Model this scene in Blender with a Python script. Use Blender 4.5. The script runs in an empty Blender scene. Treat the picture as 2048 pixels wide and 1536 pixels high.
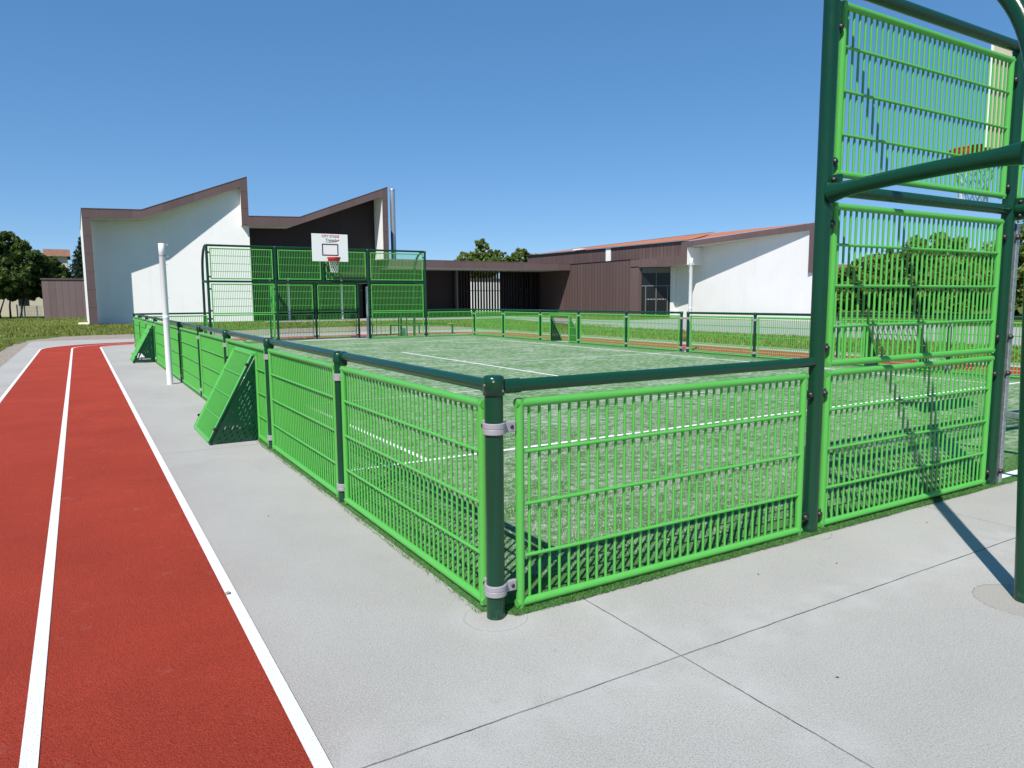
import bpy, math, random
import numpy as np
from mathutils import Vector, Matrix
random.seed(7); rng = np.random.default_rng(11)
S = bpy.context.scene; COL = S.collection
# ------------------------------------------------------------------ camera
cam = bpy.data.cameras.new('camera'); camo = bpy.data.objects.new('camera', cam); COL.objects.link(camo)
cam.sensor_width = 36; cam.lens = 1435.9*36/2048; cam.clip_start = .05; cam.clip_end = 3000
R_ = Vector((0.85666534, -0.51582681, -0.00687098)); U_ = Vector((0.06601826, 0.09641152, 0.99314974)); F_ = Vector((0.51163082, 0.85125057, -0.1166464))
M = Matrix.Identity(4)
for i in range(3):
    M[i][0] = R_[i]; M[i][1] = U_[i]; M[i][2] = -F_[i]
M[0][3], M[1][3], M[2][3] = -1.5858, -2.7997, 1.4893
camo.matrix_world = M; S.camera = camo
# ------------------------------------------------------------------ sky, sun, exposure
SUN = Vector((-.65, -.51, 1)).normalized()
el = math.asin(SUN.z); az = math.atan2(SUN.x, SUN.y)
W = bpy.data.worlds.new('World'); S.world = W; W.use_nodes = True
nt = W.node_tree; bg = nt.nodes['Background']
sky = nt.nodes.new('ShaderNodeTexSky'); sky.sky_type = 'NISHITA'; sky.sun_disc = False
sky.sun_elevation = el; sky.sun_rotation = az; sky.altitude = 3000; sky.air_density = 1.0; sky.dust_density = 0; sky.ozone_density = 3.5
hs = nt.nodes.new('ShaderNodeHueSaturation'); hs.inputs['Saturation'].default_value = 1.25; nt.links.new(sky.outputs[0], hs.inputs['Color'])
gm_ = nt.nodes.new('ShaderNodeGamma'); gm_.inputs[1].default_value = .55; nt.links.new(hs.outputs[0], gm_.inputs[0])
ml_ = nt.nodes.new('ShaderNodeMix'); ml_.data_type = 'RGBA'; ml_.blend_type = 'MULTIPLY'; ml_.inputs[0].default_value = 1; ml_.inputs[7].default_value = (1.40, 1.81, 2.26, 1)
nt.links.new(gm_.outputs[0], ml_.inputs[6]); nt.links.new(ml_.outputs[2], bg.inputs[0]); bg.inputs[1].default_value = .085
sl = bpy.data.lights.new('sun', 'SUN'); sl.energy = 4.05; sl.angle = math.radians(.53); sl.color = (1, .955, .89)
so = bpy.data.objects.new('sun', sl); COL.objects.link(so); so.rotation_euler = SUN.to_track_quat('Z', 'Y').to_euler()
S.view_settings.view_transform = 'Standard'; S.view_settings.look = 'None'; S.view_settings.exposure = 0.55; S.view_settings.gamma = 1
try:
    S.cycles.max_bounces = 6; S.cycles.diffuse_bounces = 3; S.cycles.transparent_max_bounces = 8
except Exception: pass

# ------------------------------------------------------------------ node helper
class N:
    """tiny expression builder on a material's node tree"""
    def __init__(s, nt, sock): s.nt = nt; s.s = sock
    def _m(s, op, *a, clamp=False):
        n = s.nt.nodes.new('ShaderNodeMath'); n.operation = op; n.use_clamp = clamp
        for i, v in enumerate((s,)+a):
            if isinstance(v, N): s.nt.links.new(v.s, n.inputs[i])
            else: n.inputs[i].default_value = v
        return N(s.nt, n.outputs[0])
    def __add__(s, o): return s._m('ADD', o)
    def __sub__(s, o): return s._m('SUBTRACT', o)
    def __mul__(s, o): return s._m('MULTIPLY', o)
    def __truediv__(s, o): return s._m('DIVIDE', o)
    def abs(s): return s._m('ABSOLUTE')
    def lt(s, o): return s._m('LESS_THAN', o)
    def gt(s, o): return s._m('GREATER_THAN', o)
    def max(s, o): return s._m('MAXIMUM', o)
    def min(s, o): return s._m('MINIMUM', o)
    def pow(s, o): return s._m('POWER', o)
    def mod(s, o): return s._m('FLOORED_MODULO', o)
    def ramp(s, a, b, c=0., d=1.):
        n = s.nt.nodes.new('ShaderNodeMapRange'); s.nt.links.new(s.s, n.inputs[0])
        for i, v in enumerate((a, b, c, d)): n.inputs[i+1].default_value = v
        return N(s.nt, n.outputs[0])
class Mat:
    def __init__(s, name, rough=.6, spec=.5, metal=0.):
        s.m = bpy.data.materials.new(name); s.m.use_nodes = True; s.nt = s.m.node_tree
        s.b = s.nt.nodes['Principled BSDF']; s.b.inputs['Roughness'].default_value = rough
        s.b.inputs['Specular IOR Level'].default_value = spec; s.b.inputs['Metallic'].default_value = metal
        s.g = s.nt.nodes.new('ShaderNodeNewGeometry')
        sp = s.nt.nodes.new('ShaderNodeSeparateXYZ'); s.nt.links.new(s.g.outputs['Position'], sp.inputs[0])
        s.x, s.y, s.z = (N(s.nt, sp.outputs[i]) for i in range(3))
    def noise(s, scale, detail=3, rough=.55, stretch=(1, 1, 1)):
        v = s.g.outputs['Position']
        if stretch != (1, 1, 1):
            mp = s.nt.nodes.new('ShaderNodeMapping'); mp.inputs['Scale'].default_value = stretch
            s.nt.links.new(v, mp.inputs[0]); v = mp.outputs[0]
        n = s.nt.nodes.new('ShaderNodeTexNoise'); n.inputs['Scale'].default_value = scale; n.inputs['Detail'].default_value = detail
        n.inputs['Roughness'].default_value = rough; s.nt.links.new(v, n.inputs['Vector']); return N(s.nt, n.outputs[0])
    def voro(s, scale, out=0):
        n = s.nt.nodes.new('ShaderNodeTexVoronoi'); n.inputs['Scale'].default_value = scale
        s.nt.links.new(s.g.outputs['Position'], n.inputs['Vector']); return N(s.nt, n.outputs[out])
    def mix(s, f, a, b):
        n = s.nt.nodes.new('ShaderNodeMix'); n.data_type = 'RGBA'
        for i, v in ((0, f), (6, a), (7, b)):
            if isinstance(v, N): s.nt.links.new(v.s, n.inputs[i])
            elif i == 0: n.inputs[0].default_value = v
            else: n.inputs[i].default_value = (*v, 1)
        return N(s.nt, n.outputs[2])
    def color(s, c):
        if isinstance(c, N): s.nt.links.new(c.s, s.b.inputs['Base Color'])
        else: s.b.inputs['Base Color'].default_value = (*c, 1)
        return s
    def bump(s, h, dist=.005, strength=1):
        n = s.nt.nodes.new('ShaderNodeBump'); n.inputs['Strength'].default_value = strength; n.inputs['Distance'].default_value = dist
        s.nt.links.new(h.s, n.inputs['Height']); s.nt.links.new(n.outputs[0], s.b.inputs['Normal']); return s
def paint(name, c, rough=.32, var=.06, spec=.5, dirt=None):
    """powder coated steel / painted surface with slight tone variation, orange peel and dust"""
    m = Mat(name, rough, spec)
    a = tuple(v*(1-var) for v in c); b = tuple(v*(1+var) for v in c)
    col = m.mix(m.noise(2.3, 4), a, b)
    if dirt:
        f = m.z.ramp(.10, .0).min(1.)*m.noise(35, 3).ramp(.45, .7)
        col = m.mix(f*dirt, col, (.42, .40, .36))
    m.color(col); m.bump(m.noise(260, 2), .0006, .5)
    r = m.noise(9, 3).ramp(.3, .7, rough-.06, rough+.1); m.nt.links.new(r.s, m.b.inputs['Roughness'])
    return m
# materials -----------------------------------------------------------
light_green = paint('light_green_powder_coat', (.088, .40, .064), .34, .05, dirt=.15).m
dark_green = paint('dark_green_gloss_paint', (.005, .046, .022), .20, .08, spec=.38, dirt=.12).m
grey_cast = paint('grey_cast_alloy', (.30, .285, .30), .45, .08).m
black_bolt = paint('black_plastic_bolt_cap', (.022, .015, .017), .35, .1).m
white_paint = paint('white_gloss_paint', (.80, .79, .80), .35, .03, dirt=.3).m
red_paint = paint('red_rim_paint', (.55, .03, .03), .35, .05).m
black_paint = paint('black_satin_paint', (.015, .017, .018), .4, .05).m
board_white = paint('white_laminate_board', (.78, .78, .77), .4, .03).m
cream_board = paint('cream_board_back', (.70, .62, .42), .5, .03).m
navy_line = paint('dark_board_line', (.015, .03, .045), .5, .02).m
net_white = paint('white_nylon_cord', (.75, .75, .73), .8, .1).m
mk = lambda n, c: paint(n, c, .5, .05).m
print_red = mk('red_print', (.5, .03, .06)); print_teal = mk('teal_print', (.02, .25, .28)); print_orange = mk('orange_print', (.7, .2, .06)); print_grey = mk('grey_print', (.2, .2, .22))
def _galv():
    m = Mat('galvanised_steel', .42, .5, .85)
    v = m.voro(45, 1); n = m.nt.nodes.new('ShaderNodeRGBToBW'); m.nt.links.new(v.s, n.inputs[0])
    m.color(m.mix(N(m.nt, n.outputs[0]), (.38, .41, .43), (.60, .63, .65))); return m.m
galv = _galv()
def _render(name, c, streak=.5):
    m = Mat(name, .85, .2)
    col = m.mix(m.noise(.7, 5).ramp(.3, .7), tuple(v*.95 for v in c), c)
    col = m.mix(m.noise(3, 4, .6, (1, 1, .08)).ramp(.55, .8)*(streak*.2), col, (.45, .44, .42))
    m.color(col).bump(m.noise(60, 3), .003, .5); return m.m
white_render = _render('white_wall_render', (.84, .83, .81))
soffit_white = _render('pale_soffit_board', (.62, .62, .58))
cream_render = _render('cream_wall_render', (.62, .56, .44))
def _clad(name, c, pitch, ax='y', gap=.03, seam=None):
    m = Mat(name, .6, .35)
    p = getattr(m, ax)
    cell = p.mod(pitch)
    gapm = cell.lt(gap)
    idx = (p/pitch)._m('FLOOR')
    h = ((idx*12.9898)._m('SINE')*43758.5)._m('FRACT')
    col = m.mix(h, tuple(v*.86 for v in c), tuple(v*1.1 for v in c))
    col = m.mix(m.noise(1.2, 5, .6, (1, 1, .3)).ramp(.3, .7)*.5, col, tuple(v*1.15 for v in c))
    if seam: gapm = gapm.max(m.z.mod(seam).lt(.03))
    col = m.mix(gapm, col, tuple(v*.42 for v in c))
    m.color(col); return m.m
brown_fascia = _clad('brown_zinc_fascia', (.135, .090, .087), 1.9, 'x', .02)
brown_fascia_side = _clad('brown_zinc_fascia_side', (.135, .090, .087), 1.9, 'y', .02)
brown_leg = _clad('brown_zinc_leg', (.135, .090, .087), 400, 'x', .0, 1.15)
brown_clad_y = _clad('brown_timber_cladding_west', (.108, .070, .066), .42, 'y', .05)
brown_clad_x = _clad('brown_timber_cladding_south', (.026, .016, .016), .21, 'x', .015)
brown_shed = _clad('brown_sheet_cladding', (.19, .135, .13), .55, 'x', .025)
def _tile():
    m = Mat('terracotta_roof_tiles', .8, .2)
    c = m.mix(m.noise(4, 5).ramp(.3, .7), (.40, .14, .07), (.56, .23, .12))
    c = m.mix(m.x.mod(.35).lt(.07), c, (.22, .08, .05)); m.color(c); return m.m
tile = _tile()
def _tile2():
    m = Mat('weathered_brown_roof_tiles', .85, .2); m.color(m.mix(m.noise(2, 5).ramp(.3, .7), (.17, .085, .05), (.29, .16, .10))); return m.m
tile_old = _tile2()
def _glass():
    m = Mat('dark_window_glass', .12, .25); m.color(m.mix(m.noise(.5, 2), (.008, .01, .011), (.02, .022, .022))); return m.m
glass = _glass()
frame_grey = paint('aluminium_door_frame', (.13, .13, .13), .4, .05).m
def _concrete():
    m = Mat('broomed_concrete', .86, .25)
    big = m.noise(.55, 5, .6).ramp(.3, .7); mid = m.noise(3.1, 6, .65).ramp(.3, .72)
    c = m.mix(big, (.350, .336, .308), (.455, .438, .405))
    c = m.mix(mid*.55, c, (.43, .42, .395))
    # reddish rubber dust next to the running track
    tx = (m.x+m.noise(1.3, 4)*.9).ramp(-.75, -.25, 1, 0)*m.x.gt(-1.2)*m.y.lt(25)
    c = m.mix(tx*.30, c, (.36, .27, .26))
    fine = m.noise(150, 4, .8); c = m.mix(fine.ramp(.33, .50, .75, 0), c, (.19, .19, .18)); c = m.mix(fine.ramp(.52, .68)*.6, c, (.56, .55, .52))
    c = m.mix(m.voro(70).lt(.085)*m.noise(8, 2).gt(.5)*.6, c, (.22, .21, .2))
    stain = m.noise(9, 5, .7).ramp(.60, .74)*m.noise(.8, 3).ramp(.45, .65); c = m.mix(stain*.38, c, (.24, .235, .21))
    # cast joints
    w = (m.noise(9, 4, .6)-.5)*.010; w2 = (m.noise(45, 3)-.5)*.005
    def jy(y0, hw=.0035): return ((m.y-y0)+w).abs().lt(w2+hw*.8)
    def jx(x0, hw=.0035): return ((m.x-x0)+w).abs().lt(w2+hw*.8)
    front = m.y.lt(-.05)
    j = jy(-.73, .0045)
    for v in (4.86, 11.1, 17.4): j = j.max(jy(v, .0045)*m.x.lt(.02))
    for v in (.47, 3.47, 6.47): j = j.max(jx(v, .004)*front)
    for v in (29.2,): j = j.max(jy(v, .006))
    def ring(cx, cy, r):
        d = ((m.x-cx)*(m.x-cx)+(m.y-cy)*(m.y-cy)).pow(.5)+(m.noise(20, 2)-.5)*.02
        return (d-r).abs()
    rg = ring(0, 0, .15).min(ring(2.27, -1.21, .21)).min(ring(2.28, 0, .13))
    c = m.mix(rg.lt(.0035)*m.noise(30, 2).gt(.42)*.6, c, (.16, .15, .14))
    # pale, worn margin beside joints
    mg = (m.y+.73).abs().ramp(.02, .30, 1, 0).max((m.x-.47).abs().ramp(.02, .22, 1, 0)*front)*m.noise(6, 5).ramp(.35, .65)
    c = m.mix(mg*.6, c, (.49, .48, .46)); c = m.mix(j*m.noise(2.2, 3).ramp(.3, .6, .45, 1), c, (.085, .08, .09))
    dd = lambda cx, cy: ((m.x-cx)*(m.x-cx)+(m.y-cy)*(m.y-cy)).pow(.5)+(m.noise(20, 2)-.5)*.02
    c = m.mix(dd(2.27, -1.21).lt(.21)*.4, c, (.30, .27, .23)); c = m.mix((dd(0, 0)-.15).abs().ramp(.0, .12, .35, 0), c, (.5, .5, .48))
    m.color(c).bump(fine*1.2-j*3, .0035, .9); return m.m
concrete = _concrete()
def _track():
    m = Mat('red_rubber_track', .9, .2)
    v = m.voro(150); n = m.noise(130, 4, .8)
    c = m.mix(m.noise(1.1, 5, .6).ramp(.3, .7), (.36, .042, .021), (.46, .056, .028))
    c = m.mix(n.ramp(.47, .36, 0, .6), c, (.13, .014, .010)); c = m.mix(n.ramp(.55, .68, 0, .5), c, (.68, .12, .08))
    c = m.mix(m.noise(5, 4, .7).ramp(.62, .75)*.16, c, (.6, .35, .3))
    c = m.mix(m.voro(28).lt(.045)*m.noise(3, 2).gt(.55)*.8, c, (.62, .48, .42))
    m.color(c).bump(n*1.6+v*.6, .007, 1.); return m.m
track_mat = _track()
def _line():
    m = Mat('white_track_line', .8, .25)
    n = m.noise(130, 4, .8); c = m.mix(n.ramp(.43, .33, 0, .55), (.78, .79, .79), (.42, .38, .38))
    m.color(c).bump(n+m.voro(210), .004, .8); return m.m
line_mat = _line()
def _turf():
    m = Mat('sand_filled_artificial_turf', .95, .15)
    n1 = m.noise(4.2, 7, .72); n2 = m.noise(1.0, 4, .6); n3 = m.noise(190, 3, .8); n4 = m.noise(22, 5, .7)
    edge = m.x.min(m.y).min(m.x*-1+12.7).min(m.y*-1+24.)
    n5 = m.noise(7.5, 4, .62, (1, 1.7, 1)); n6 = m.noise(19, 3, .6)
    sand = (n5*.75+n6*.35+n2*.30+n1*.12).ramp(.69, .89)*edge.ramp(.0, .9, .0, 1)
    n3 = m.noise(150, 4, .85)
    base = m.mix(m.noise(30, 4, .7), (.048, .150, .028), (.095, .245, .060))
    c = m.mix(sand.ramp(0, 1, .06, 1)*n3.ramp(.38, .54), base, (.52, .55, .47))
    c = m.mix(n3.ramp(.46, .34, 0, .75), c, (.035, .085, .025))
    m.color(c).bump(n3, .008, .9); return m.m
turf_mat = _turf()
def _tline():
    m = Mat('white_turf_line', .9, .15); n = m.noise(120, 3, .7)
    m.color(m.mix(n.ramp(.45, .3, 0, .7), (.86, .88, .86), (.5, .58, .48))).bump(n, .006); return m.m
tline_mat = _tline()
def _grass(name, a, b, c3):
    m = Mat(name, .95, .1)
    c = m.mix(m.noise(.45, 6, .65).ramp(.35, .65), a, b); c = m.mix(m.noise(9, 5, .75).ramp(.55, .75)*.7, c, c3)
    c = m.mix(m.noise(30, 3, .7).ramp(.5, .3)*.5, c, (.02, .035, .01)); m.color(c).bump(m.noise(25, 5, .7), .06, .8); return m.m
lawn_mat = _grass('lawn', (.085, .120, .022), (.145, .180, .040), (.24, .22, .08))
def _blade(name, a, b):
    m = Mat(name, .6, .25); 
    m.b.inputs['Subsurface Weight'].default_value = 0
    oi = m.nt.nodes.new('ShaderNodeNewGeometry'); r = N(m.nt, oi.outputs['Random Per Island']); m.color(m.mix(r, a, b)); return m.m
blade_mat = _blade('grass_blades', (.08, .125, .018), (.26, .28, .06))
turf_blade_mat = _blade('turf_fibres', (.025, .105, .016), (.12, .27, .07))
sand_grain_mat = _blade('pale_sand_fibres', (.42, .46, .38), (.66, .68, .62))
def _gravel():
    m = Mat('stony_dirt', .95, .1)
    c = m.mix(m.voro(22, 1), (.22, .18, .14), (.44, .38, .32)); c = m.mix(m.noise(2, 5, .7).ramp(.35, .65)*.7, c, (.36, .31, .27))
    c = m.mix(m.noise(1.3, 6, .75).ramp(.56, .66)*.8, c, (.10, .15, .03)); m.color(c).bump(m.voro(22), .03); return m.m
gravel_mat = _gravel()
def _path():
    m = Mat('pale_asphalt_path', .9, .15); m.color(m.mix(m.noise(1.5, 6, .6), (.30, .29, .28), (.40, .39, .38))); return m.m
path_mat = _path()
def _leaf(name, a, b):
    m = Mat(name, .55, .3); g = m.nt.nodes.new('ShaderNodeNewGeometry'); r = N(m.nt, g.outputs['Random Per Island'])
    c = m.mix(r, a, b); c = m.mix(m.noise(.5, 3).ramp(.35, .65)*.5, c, tuple(v*1.25 for v in b)); m.color(c)
    tr = m.nt.nodes.new('ShaderNodeBsdfTranslucent'); m.nt.links.new(c.s, tr.inputs[0]); ms = m.nt.nodes.new('ShaderNodeMixShader'); ms.inputs[0].default_value = .3
    out = m.nt.nodes['Material Output']; m.nt.links.new(m.b.outputs[0], ms.inputs[1]); m.nt.links.new(tr.outputs[0], ms.inputs[2]); m.nt.links.new(ms.outputs[0], out.inputs[0])
    return m.m
leaf_dark = _leaf('dark_broad_leaves', (.032, .070, .013), (.115, .16, .034))
leaf_mid = _leaf('mid_green_leaves', (.060, .115, .020), (.20, .26, .06))
leaf_con = _leaf('conifer_needles', (.012, .035, .018), (.035, .06, .028))
def _bark():
    m = Mat('bark', .9, .1); m.color(m.mix(m.noise(8, 4, .6, (1, 1, .2)), (.05, .035, .025), (.13, .10, .075))); return m.m
bark = _bark()

# ------------------------------------------------------------------ mesh helper
class MB:
    def __init__(s): s.v = []; s.f = []; s.sm = []; s.gr = []
    def add(s, vs, fs, smooth=False):
        o = len(s.v); s.v += [tuple(v) for v in vs]; s.f += [tuple(i+o for i in f) for f in fs]; s.sm += [smooth]*len(fs); s.gr.append((o, len(s.v), len(s.f)-len(fs), len(s.f))); return s
    def box(s, a, b, bev=0):
        (x0, y0, z0), (x1, y1, z1) = a, b
        if bev <= 0:
            return s.add([(x, y, z) for z in (z0, z1) for y in (y0, y1) for x in (x0, x1)], [(0, 2, 3, 1), (4, 5, 7, 6), (0, 1, 5, 4), (2, 6, 7, 3), (0, 4, 6, 2), (1, 3, 7, 5)])
        v = []; 
        for z, k in ((z0, bev), (z0+bev, 0), (z1-bev, 0), (z1, bev)):
            xs = (x0+k, x1-k); ys = (y0+k, y1-k); q = bev if k == 0 else 0
            v += [(xs[0]+q, ys[0], z), (xs[1]-q, ys[0], z), (xs[1], ys[0]+q, z), (xs[1], ys[1]-q, z), (xs[1]-q, ys[1], z), (xs[0]+q, ys[1], z), (xs[0], ys[1]-q, z), (xs[0], ys[0]+q, z)]
        f = [tuple(range(7, -1, -1)), tuple(range(24, 32))]
        for r in range(3):
            for i in range(8): f.append((r*8+i, r*8+(i+1) % 8, (r+1)*8+(i+1) % 8, (r+1)*8+i))
        return s.add(v, f)
    def tube(s, pts, r, n=8, caps=True, closed=False):
        pts = [Vector(p) for p in pts]; k = len(pts); rs = r if isinstance(r, (list, tuple)) else [r]*k
        rings = []; ref = None
        for i, p in enumerate(pts):
            if closed: d = (pts[(i+1) % k]-pts[i-1]).normalized()
            else: d = ((pts[min(i+1, k-1)]-p).normalized()+(p-pts[max(i-1, 0)]).normalized()).normalized()
            if ref is None: ref = Vector((0, 0, 1)) if abs(d.z) < .9 else Vector((1, 0, 0))
            a = (ref-d*ref.dot(d)).normalized(); b = d.cross(a); ref = a
            rings.append([p+(a*math.cos(t)+b*math.sin(t))*rs[i] for t in (2*math.pi*j/n for j in range(n))])
        vs = [v for rg in rings for v in rg]; fs = []
        for i in range(k if closed else k-1):
            i2 = (i+1) % k
            for j in range(n): fs.append((i*n+j, i*n+(j+1) % n, i2*n+(j+1) % n, i2*n+j))
        s.add(vs, fs, True)
        if caps and not closed:
            s.add(rings[0], [tuple(range(n-1, -1, -1))]); s.add(rings[-1], [tuple(range(n))])
        return s
    def lathe(s, c, prof, n=16, axis='z', smooth=True):
        vs = []; fs = []
        for r, h in prof:
            for j in range(n):
                t = 2*math.pi*j/n; a, b = r*math.cos(t), r*math.sin(t)
                q = {'z': (a, b, h), 'y': (a, h, b), 'x': (h, a, b)}[axis]
                vs.append((c[0]+q[0], c[1]+q[1], c[2]+q[2]))
        for i in range(len(prof)-1):
            for j in range(n): 
                q = (i*n+j, i*n+(j+1) % n, (i+1)*n+(j+1) % n, (i+1)*n+j)
                fs.append(q if axis != 'y' else q[::-1])
        s.add(vs, fs, smooth)
        if prof[0][0] > 1e-4: s.add(vs[:n], [tuple(range(n-1, -1, -1))])
        if prof[-1][0] > 1e-4: s.add(vs[-n:], [tuple(range(n))])
        return s
    def prism(s, poly, a, b, axis='y'):
        """poly of 2-D points (x,z) extruded along y, or (y,z) along x, or (x,y) along z"""
        n = len(poly)
        P = {'y': lambda p, h: (p[0], h, p[1]), 'x': lambda p, h: (h, p[0], p[1]), 'z': lambda p, h: (p[0], p[1], h)}[axis]
        vs = [P(p, a) for p in poly]+[P(p, b) for p in poly]
        fs = [tuple(range(n-1, -1, -1)), tuple(range(n, 2*n))]+[(i, (i+1) % n, n+(i+1) % n, n+i) for i in range(n)]
        return s.add(vs, fs)
    def pieces(s):
        """split into groups of primitives whose boxes touch"""
        n = len(s.gr); B = []
        for v0, v1, f0, f1 in s.gr:
            a = np.array(s.v[v0:v1]); B.append((a.min(0)-.002, a.max(0)+.002))
        lo = np.array([b[0] for b in B]); hi = np.array([b[1] for b in B]); lab = list(range(n))
        def find(i):
            while lab[i] != i: lab[i] = lab[lab[i]]; i = lab[i]
            return i
        for i in range(n):
            hit = np.nonzero(((lo[i] <= hi[i+1:]) & (hi[i] >= lo[i+1:])).all(1))[0]
            for j in hit:
                a, b = find(i), find(i+1+int(j))
                if a != b: lab[b] = a
        out = {}
        for i in range(n):
            m = out.setdefault(find(i), MB()); v0, v1, f0, f1 = s.gr[i]; o = len(m.v)
            m.v += s.v[v0:v1]; m.f += [tuple(k-v0+o for k in f) for f in s.f[f0:f1]]; m.sm += s.sm[f0:f1]; m.gr.append((o, len(m.v), len(m.f)-(f1-f0), len(m.f)))
        return list(out.values())
    def build(s, name, mat, parent=None, root=None):
        if parent is not None and 1 < len(s.gr) <= 140:
            ps = s.pieces()
            if len(ps) > 1:
                return [p._build(name, mat, parent, root) for p in ps][0]
        return s._build(name, mat, parent, root)
    def _build(s, name, mat, parent=None, root=None):
        """root: the Empty's location the vertices are made relative to"""
        o0 = Vector(root) if root is not None else (Vector(parent['o_']) if parent is not None and 'o_' in parent else Vector((0, 0, 0)))
        me = bpy.data.meshes.new(name)
        if o0.length: vs = [(v[0]-o0.x, v[1]-o0.y, v[2]-o0.z) for v in s.v]
        else: vs = s.v
        me.from_pydata(vs, [], s.f); me.polygons.foreach_set('use_smooth', s.sm)
        import bmesh
        bm = bmesh.new(); bm.from_mesh(me); bmesh.ops.recalc_face_normals(bm, faces=bm.faces) if len(bm.faces) < 60000 else None; bm.to_mesh(me); bm.free()
        me.materials.append(mat); me.update()
        o = bpy.data.objects.new(name, me); COL.objects.link(o)
        if parent is not None:
            o.parent = parent; o['o_'] = tuple(o0)
        elif root is not None:
            o.location = o0
        return o
def thing(name, label, cat, loc=(0, 0, 0), group=None):
    o = bpy.data.objects.new(name, None); COL.objects.link(o); o.location = loc; o.empty_display_size = .2
    o['label'] = label; o['category'] = cat; o['o_'] = tuple(loc)
    if group: o['group'] = group
    return o
def tag(o, label, cat, group=None):
    o['label'] = label; o['category'] = cat
    if group: o['group'] = group
    return o
def struct(name, mb, mat, kind='structure'):
    o = mb.build(name, mat); o['kind'] = kind; return o
def fastmesh(name, verts, nper, mat, parent=None, smooth=False):
    """verts (k*nper,3) array, faces of nper consecutive vertices"""
    me = bpy.data.meshes.new(name); k = len(verts)//nper
    o0 = np.array(list(parent['o_'])) if parent is not None else np.zeros(3)
    v = np.ascontiguousarray(verts-o0, dtype=np.float32)
    me.vertices.add(len(v)); me.vertices.foreach_set('co', v.ravel())
    me.loops.add(k*nper); me.loops.foreach_set('vertex_index', np.arange(k*nper, dtype=np.int32))
    me.polygons.add(k); me.polygons.foreach_set('loop_start', np.arange(0, k*nper, nper, dtype=np.int32))
    me.update(); me.materials.append(mat); o = bpy.data.objects.new(name, me); COL.objects.link(o)
    if parent is not None: o.parent = parent; o['o_'] = [float(q) for q in o0]
    return o

# ------------------------------------------------------------------ ground
def sheet(poly, z): return MB().add([(x, y, z) for x, y in poly], [tuple(range(len(poly)))])
struct('ground', sheet([(-600, -300), (900, -300), (900, 1200), (-600, 1200)], 0), lawn_mat)
def wob(p0, p1, n, a):
    (x0, y0), (x1, y1) = p0, p1; L = math.hypot(x1-x0, y1-y0); nx, ny = -(y1-y0)/L, (x1-x0)/L
    return [(x0+(x1-x0)*i/n+nx*(d := random.uniform(-a, a)), y0+(y1-y0)*i/n+ny*d) for i in range(n)]
gp = wob((-3.85, -12), (-3.75, 27), 50, .16)+wob((-3.75, 27), (-3.3, 31.5), 8, .12)+wob((-3.3, 31.5), (-2.2, 34.6), 6, .2)+wob((-2.2, 34.6), (12, 38.6), 30, .5)+wob((12, 38.6), (16.8, 34), 8, .3)+wob((16.8, 34), (16.3, -12), 50, .18)
struct('gravel_border', sheet(gp, .004), gravel_mat)
struct('path', sheet([(22.3, -30), (22.4, 20), (22.6, 28), (24.2, 35), (26.5, 43), (27.6, 47.5), (10.5, 49.0), (9.6, 53.4), (9.6, 60), (37.2, 60), (37.2, 52.5), (32.2, 52), (30.4, 38.4), (30.9, 36.4), (36.9, 36), (37.2, -30)], .008), path_mat)
# concrete apron: slab 5 cm thick standing 2 cm proud of the dirt
ap = [(-3.2, -12), (-3.2, 30.2), (-2.9, 30.5), (15.4, 30.5), (15.8, 30.1), (15.8, -12)]
struct('pavement', MB().prism(ap, -.03, .014, 'z'), concrete)
ZP = .014
def loop_pts(d):
    """closed rounded rectangle at offset d outside the inner lane line"""
    x0, x1, y0, y1 = -1.0-d, 13.45+d, -9-d, 25.95+d; r = 1.6+d
    P = []
    for cx, cy, a0 in ((x0+r, y1-r, 180), (x1-r, y1-r, 90)):
        for i in range(13):
            a = math.radians(a0-90*i/12); P.append((cx+r*math.cos(a), cy+r*math.sin(a)))
    return [(x0, -12)]+P+[(x1, -12)]
def band(d0, d1, z):
    a, b = loop_pts(d0), loop_pts(d1); n = len(a)
    return MB().add([(x, y, z) for x, y in a+b], [(i, i+1, n+i+1, n+i) for i in range(n-1)])
struct('running_track', band(0, 1.72, ZP+.004), track_mat)
for i, d in enumerate((-.012, .79, 1.66)):
    struct('lane_line', band(d, d+.052, ZP+.008), line_mat)
# artificial turf (a mat 12 mm thick)
tz = .026
struct('turf', MB().prism([(-.03, .075), (.02, .06), (.048, .03), (.062, -.01), (.085, -.042), (.14, -.052), (12.75, -.052), (12.75, 24.05), (-.03, 24.05)], ZP-.004, tz, 'z'), turf_mat)
tl = MB()
def ln(x0, y0, x1, y1): tl.add([(x0, y0, tz+.004), (x1, y0, tz+.004), (x1, y1, tz+.004), (x0, y1, tz+.004)], [(0, 1, 2, 3)])
w = .03
ln(.35, 3.15-w, 12.35, 3.15+w); ln(.35, 20.9-w, 12.35, 20.9+w)
ln(1.08-w, 3.18, 1.08+w, 20.87); ln(11.58-w, 3.18, 11.58+w, 20.87)
ln(6.24-.032, 7.35, 6.24+.032, 16.3); 
for z0, (a, b, c, d) in ((0, (1.11, 7.36, 4.2, 7.395)), (0, (1.11, 16.3, 11.55, 16.335)), (0, (5.6, 5.19, 6.85, 5.225)), (0, (.2, 11.72, 1.05, 11.76)), (0, (1.11, 11.72, 6.21, 11.76)), (0, (6.27, 11.72, 11.55, 11.76)), (0, (11.61, 11.72, 12.6, 11.76))): ln(a, b, c, d)
ln(4.7, .02, 8.0, .10); ln(4.7, 23.9, 8.0, 23.98)
struct('court_lines', tl, tline_mat)
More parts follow.
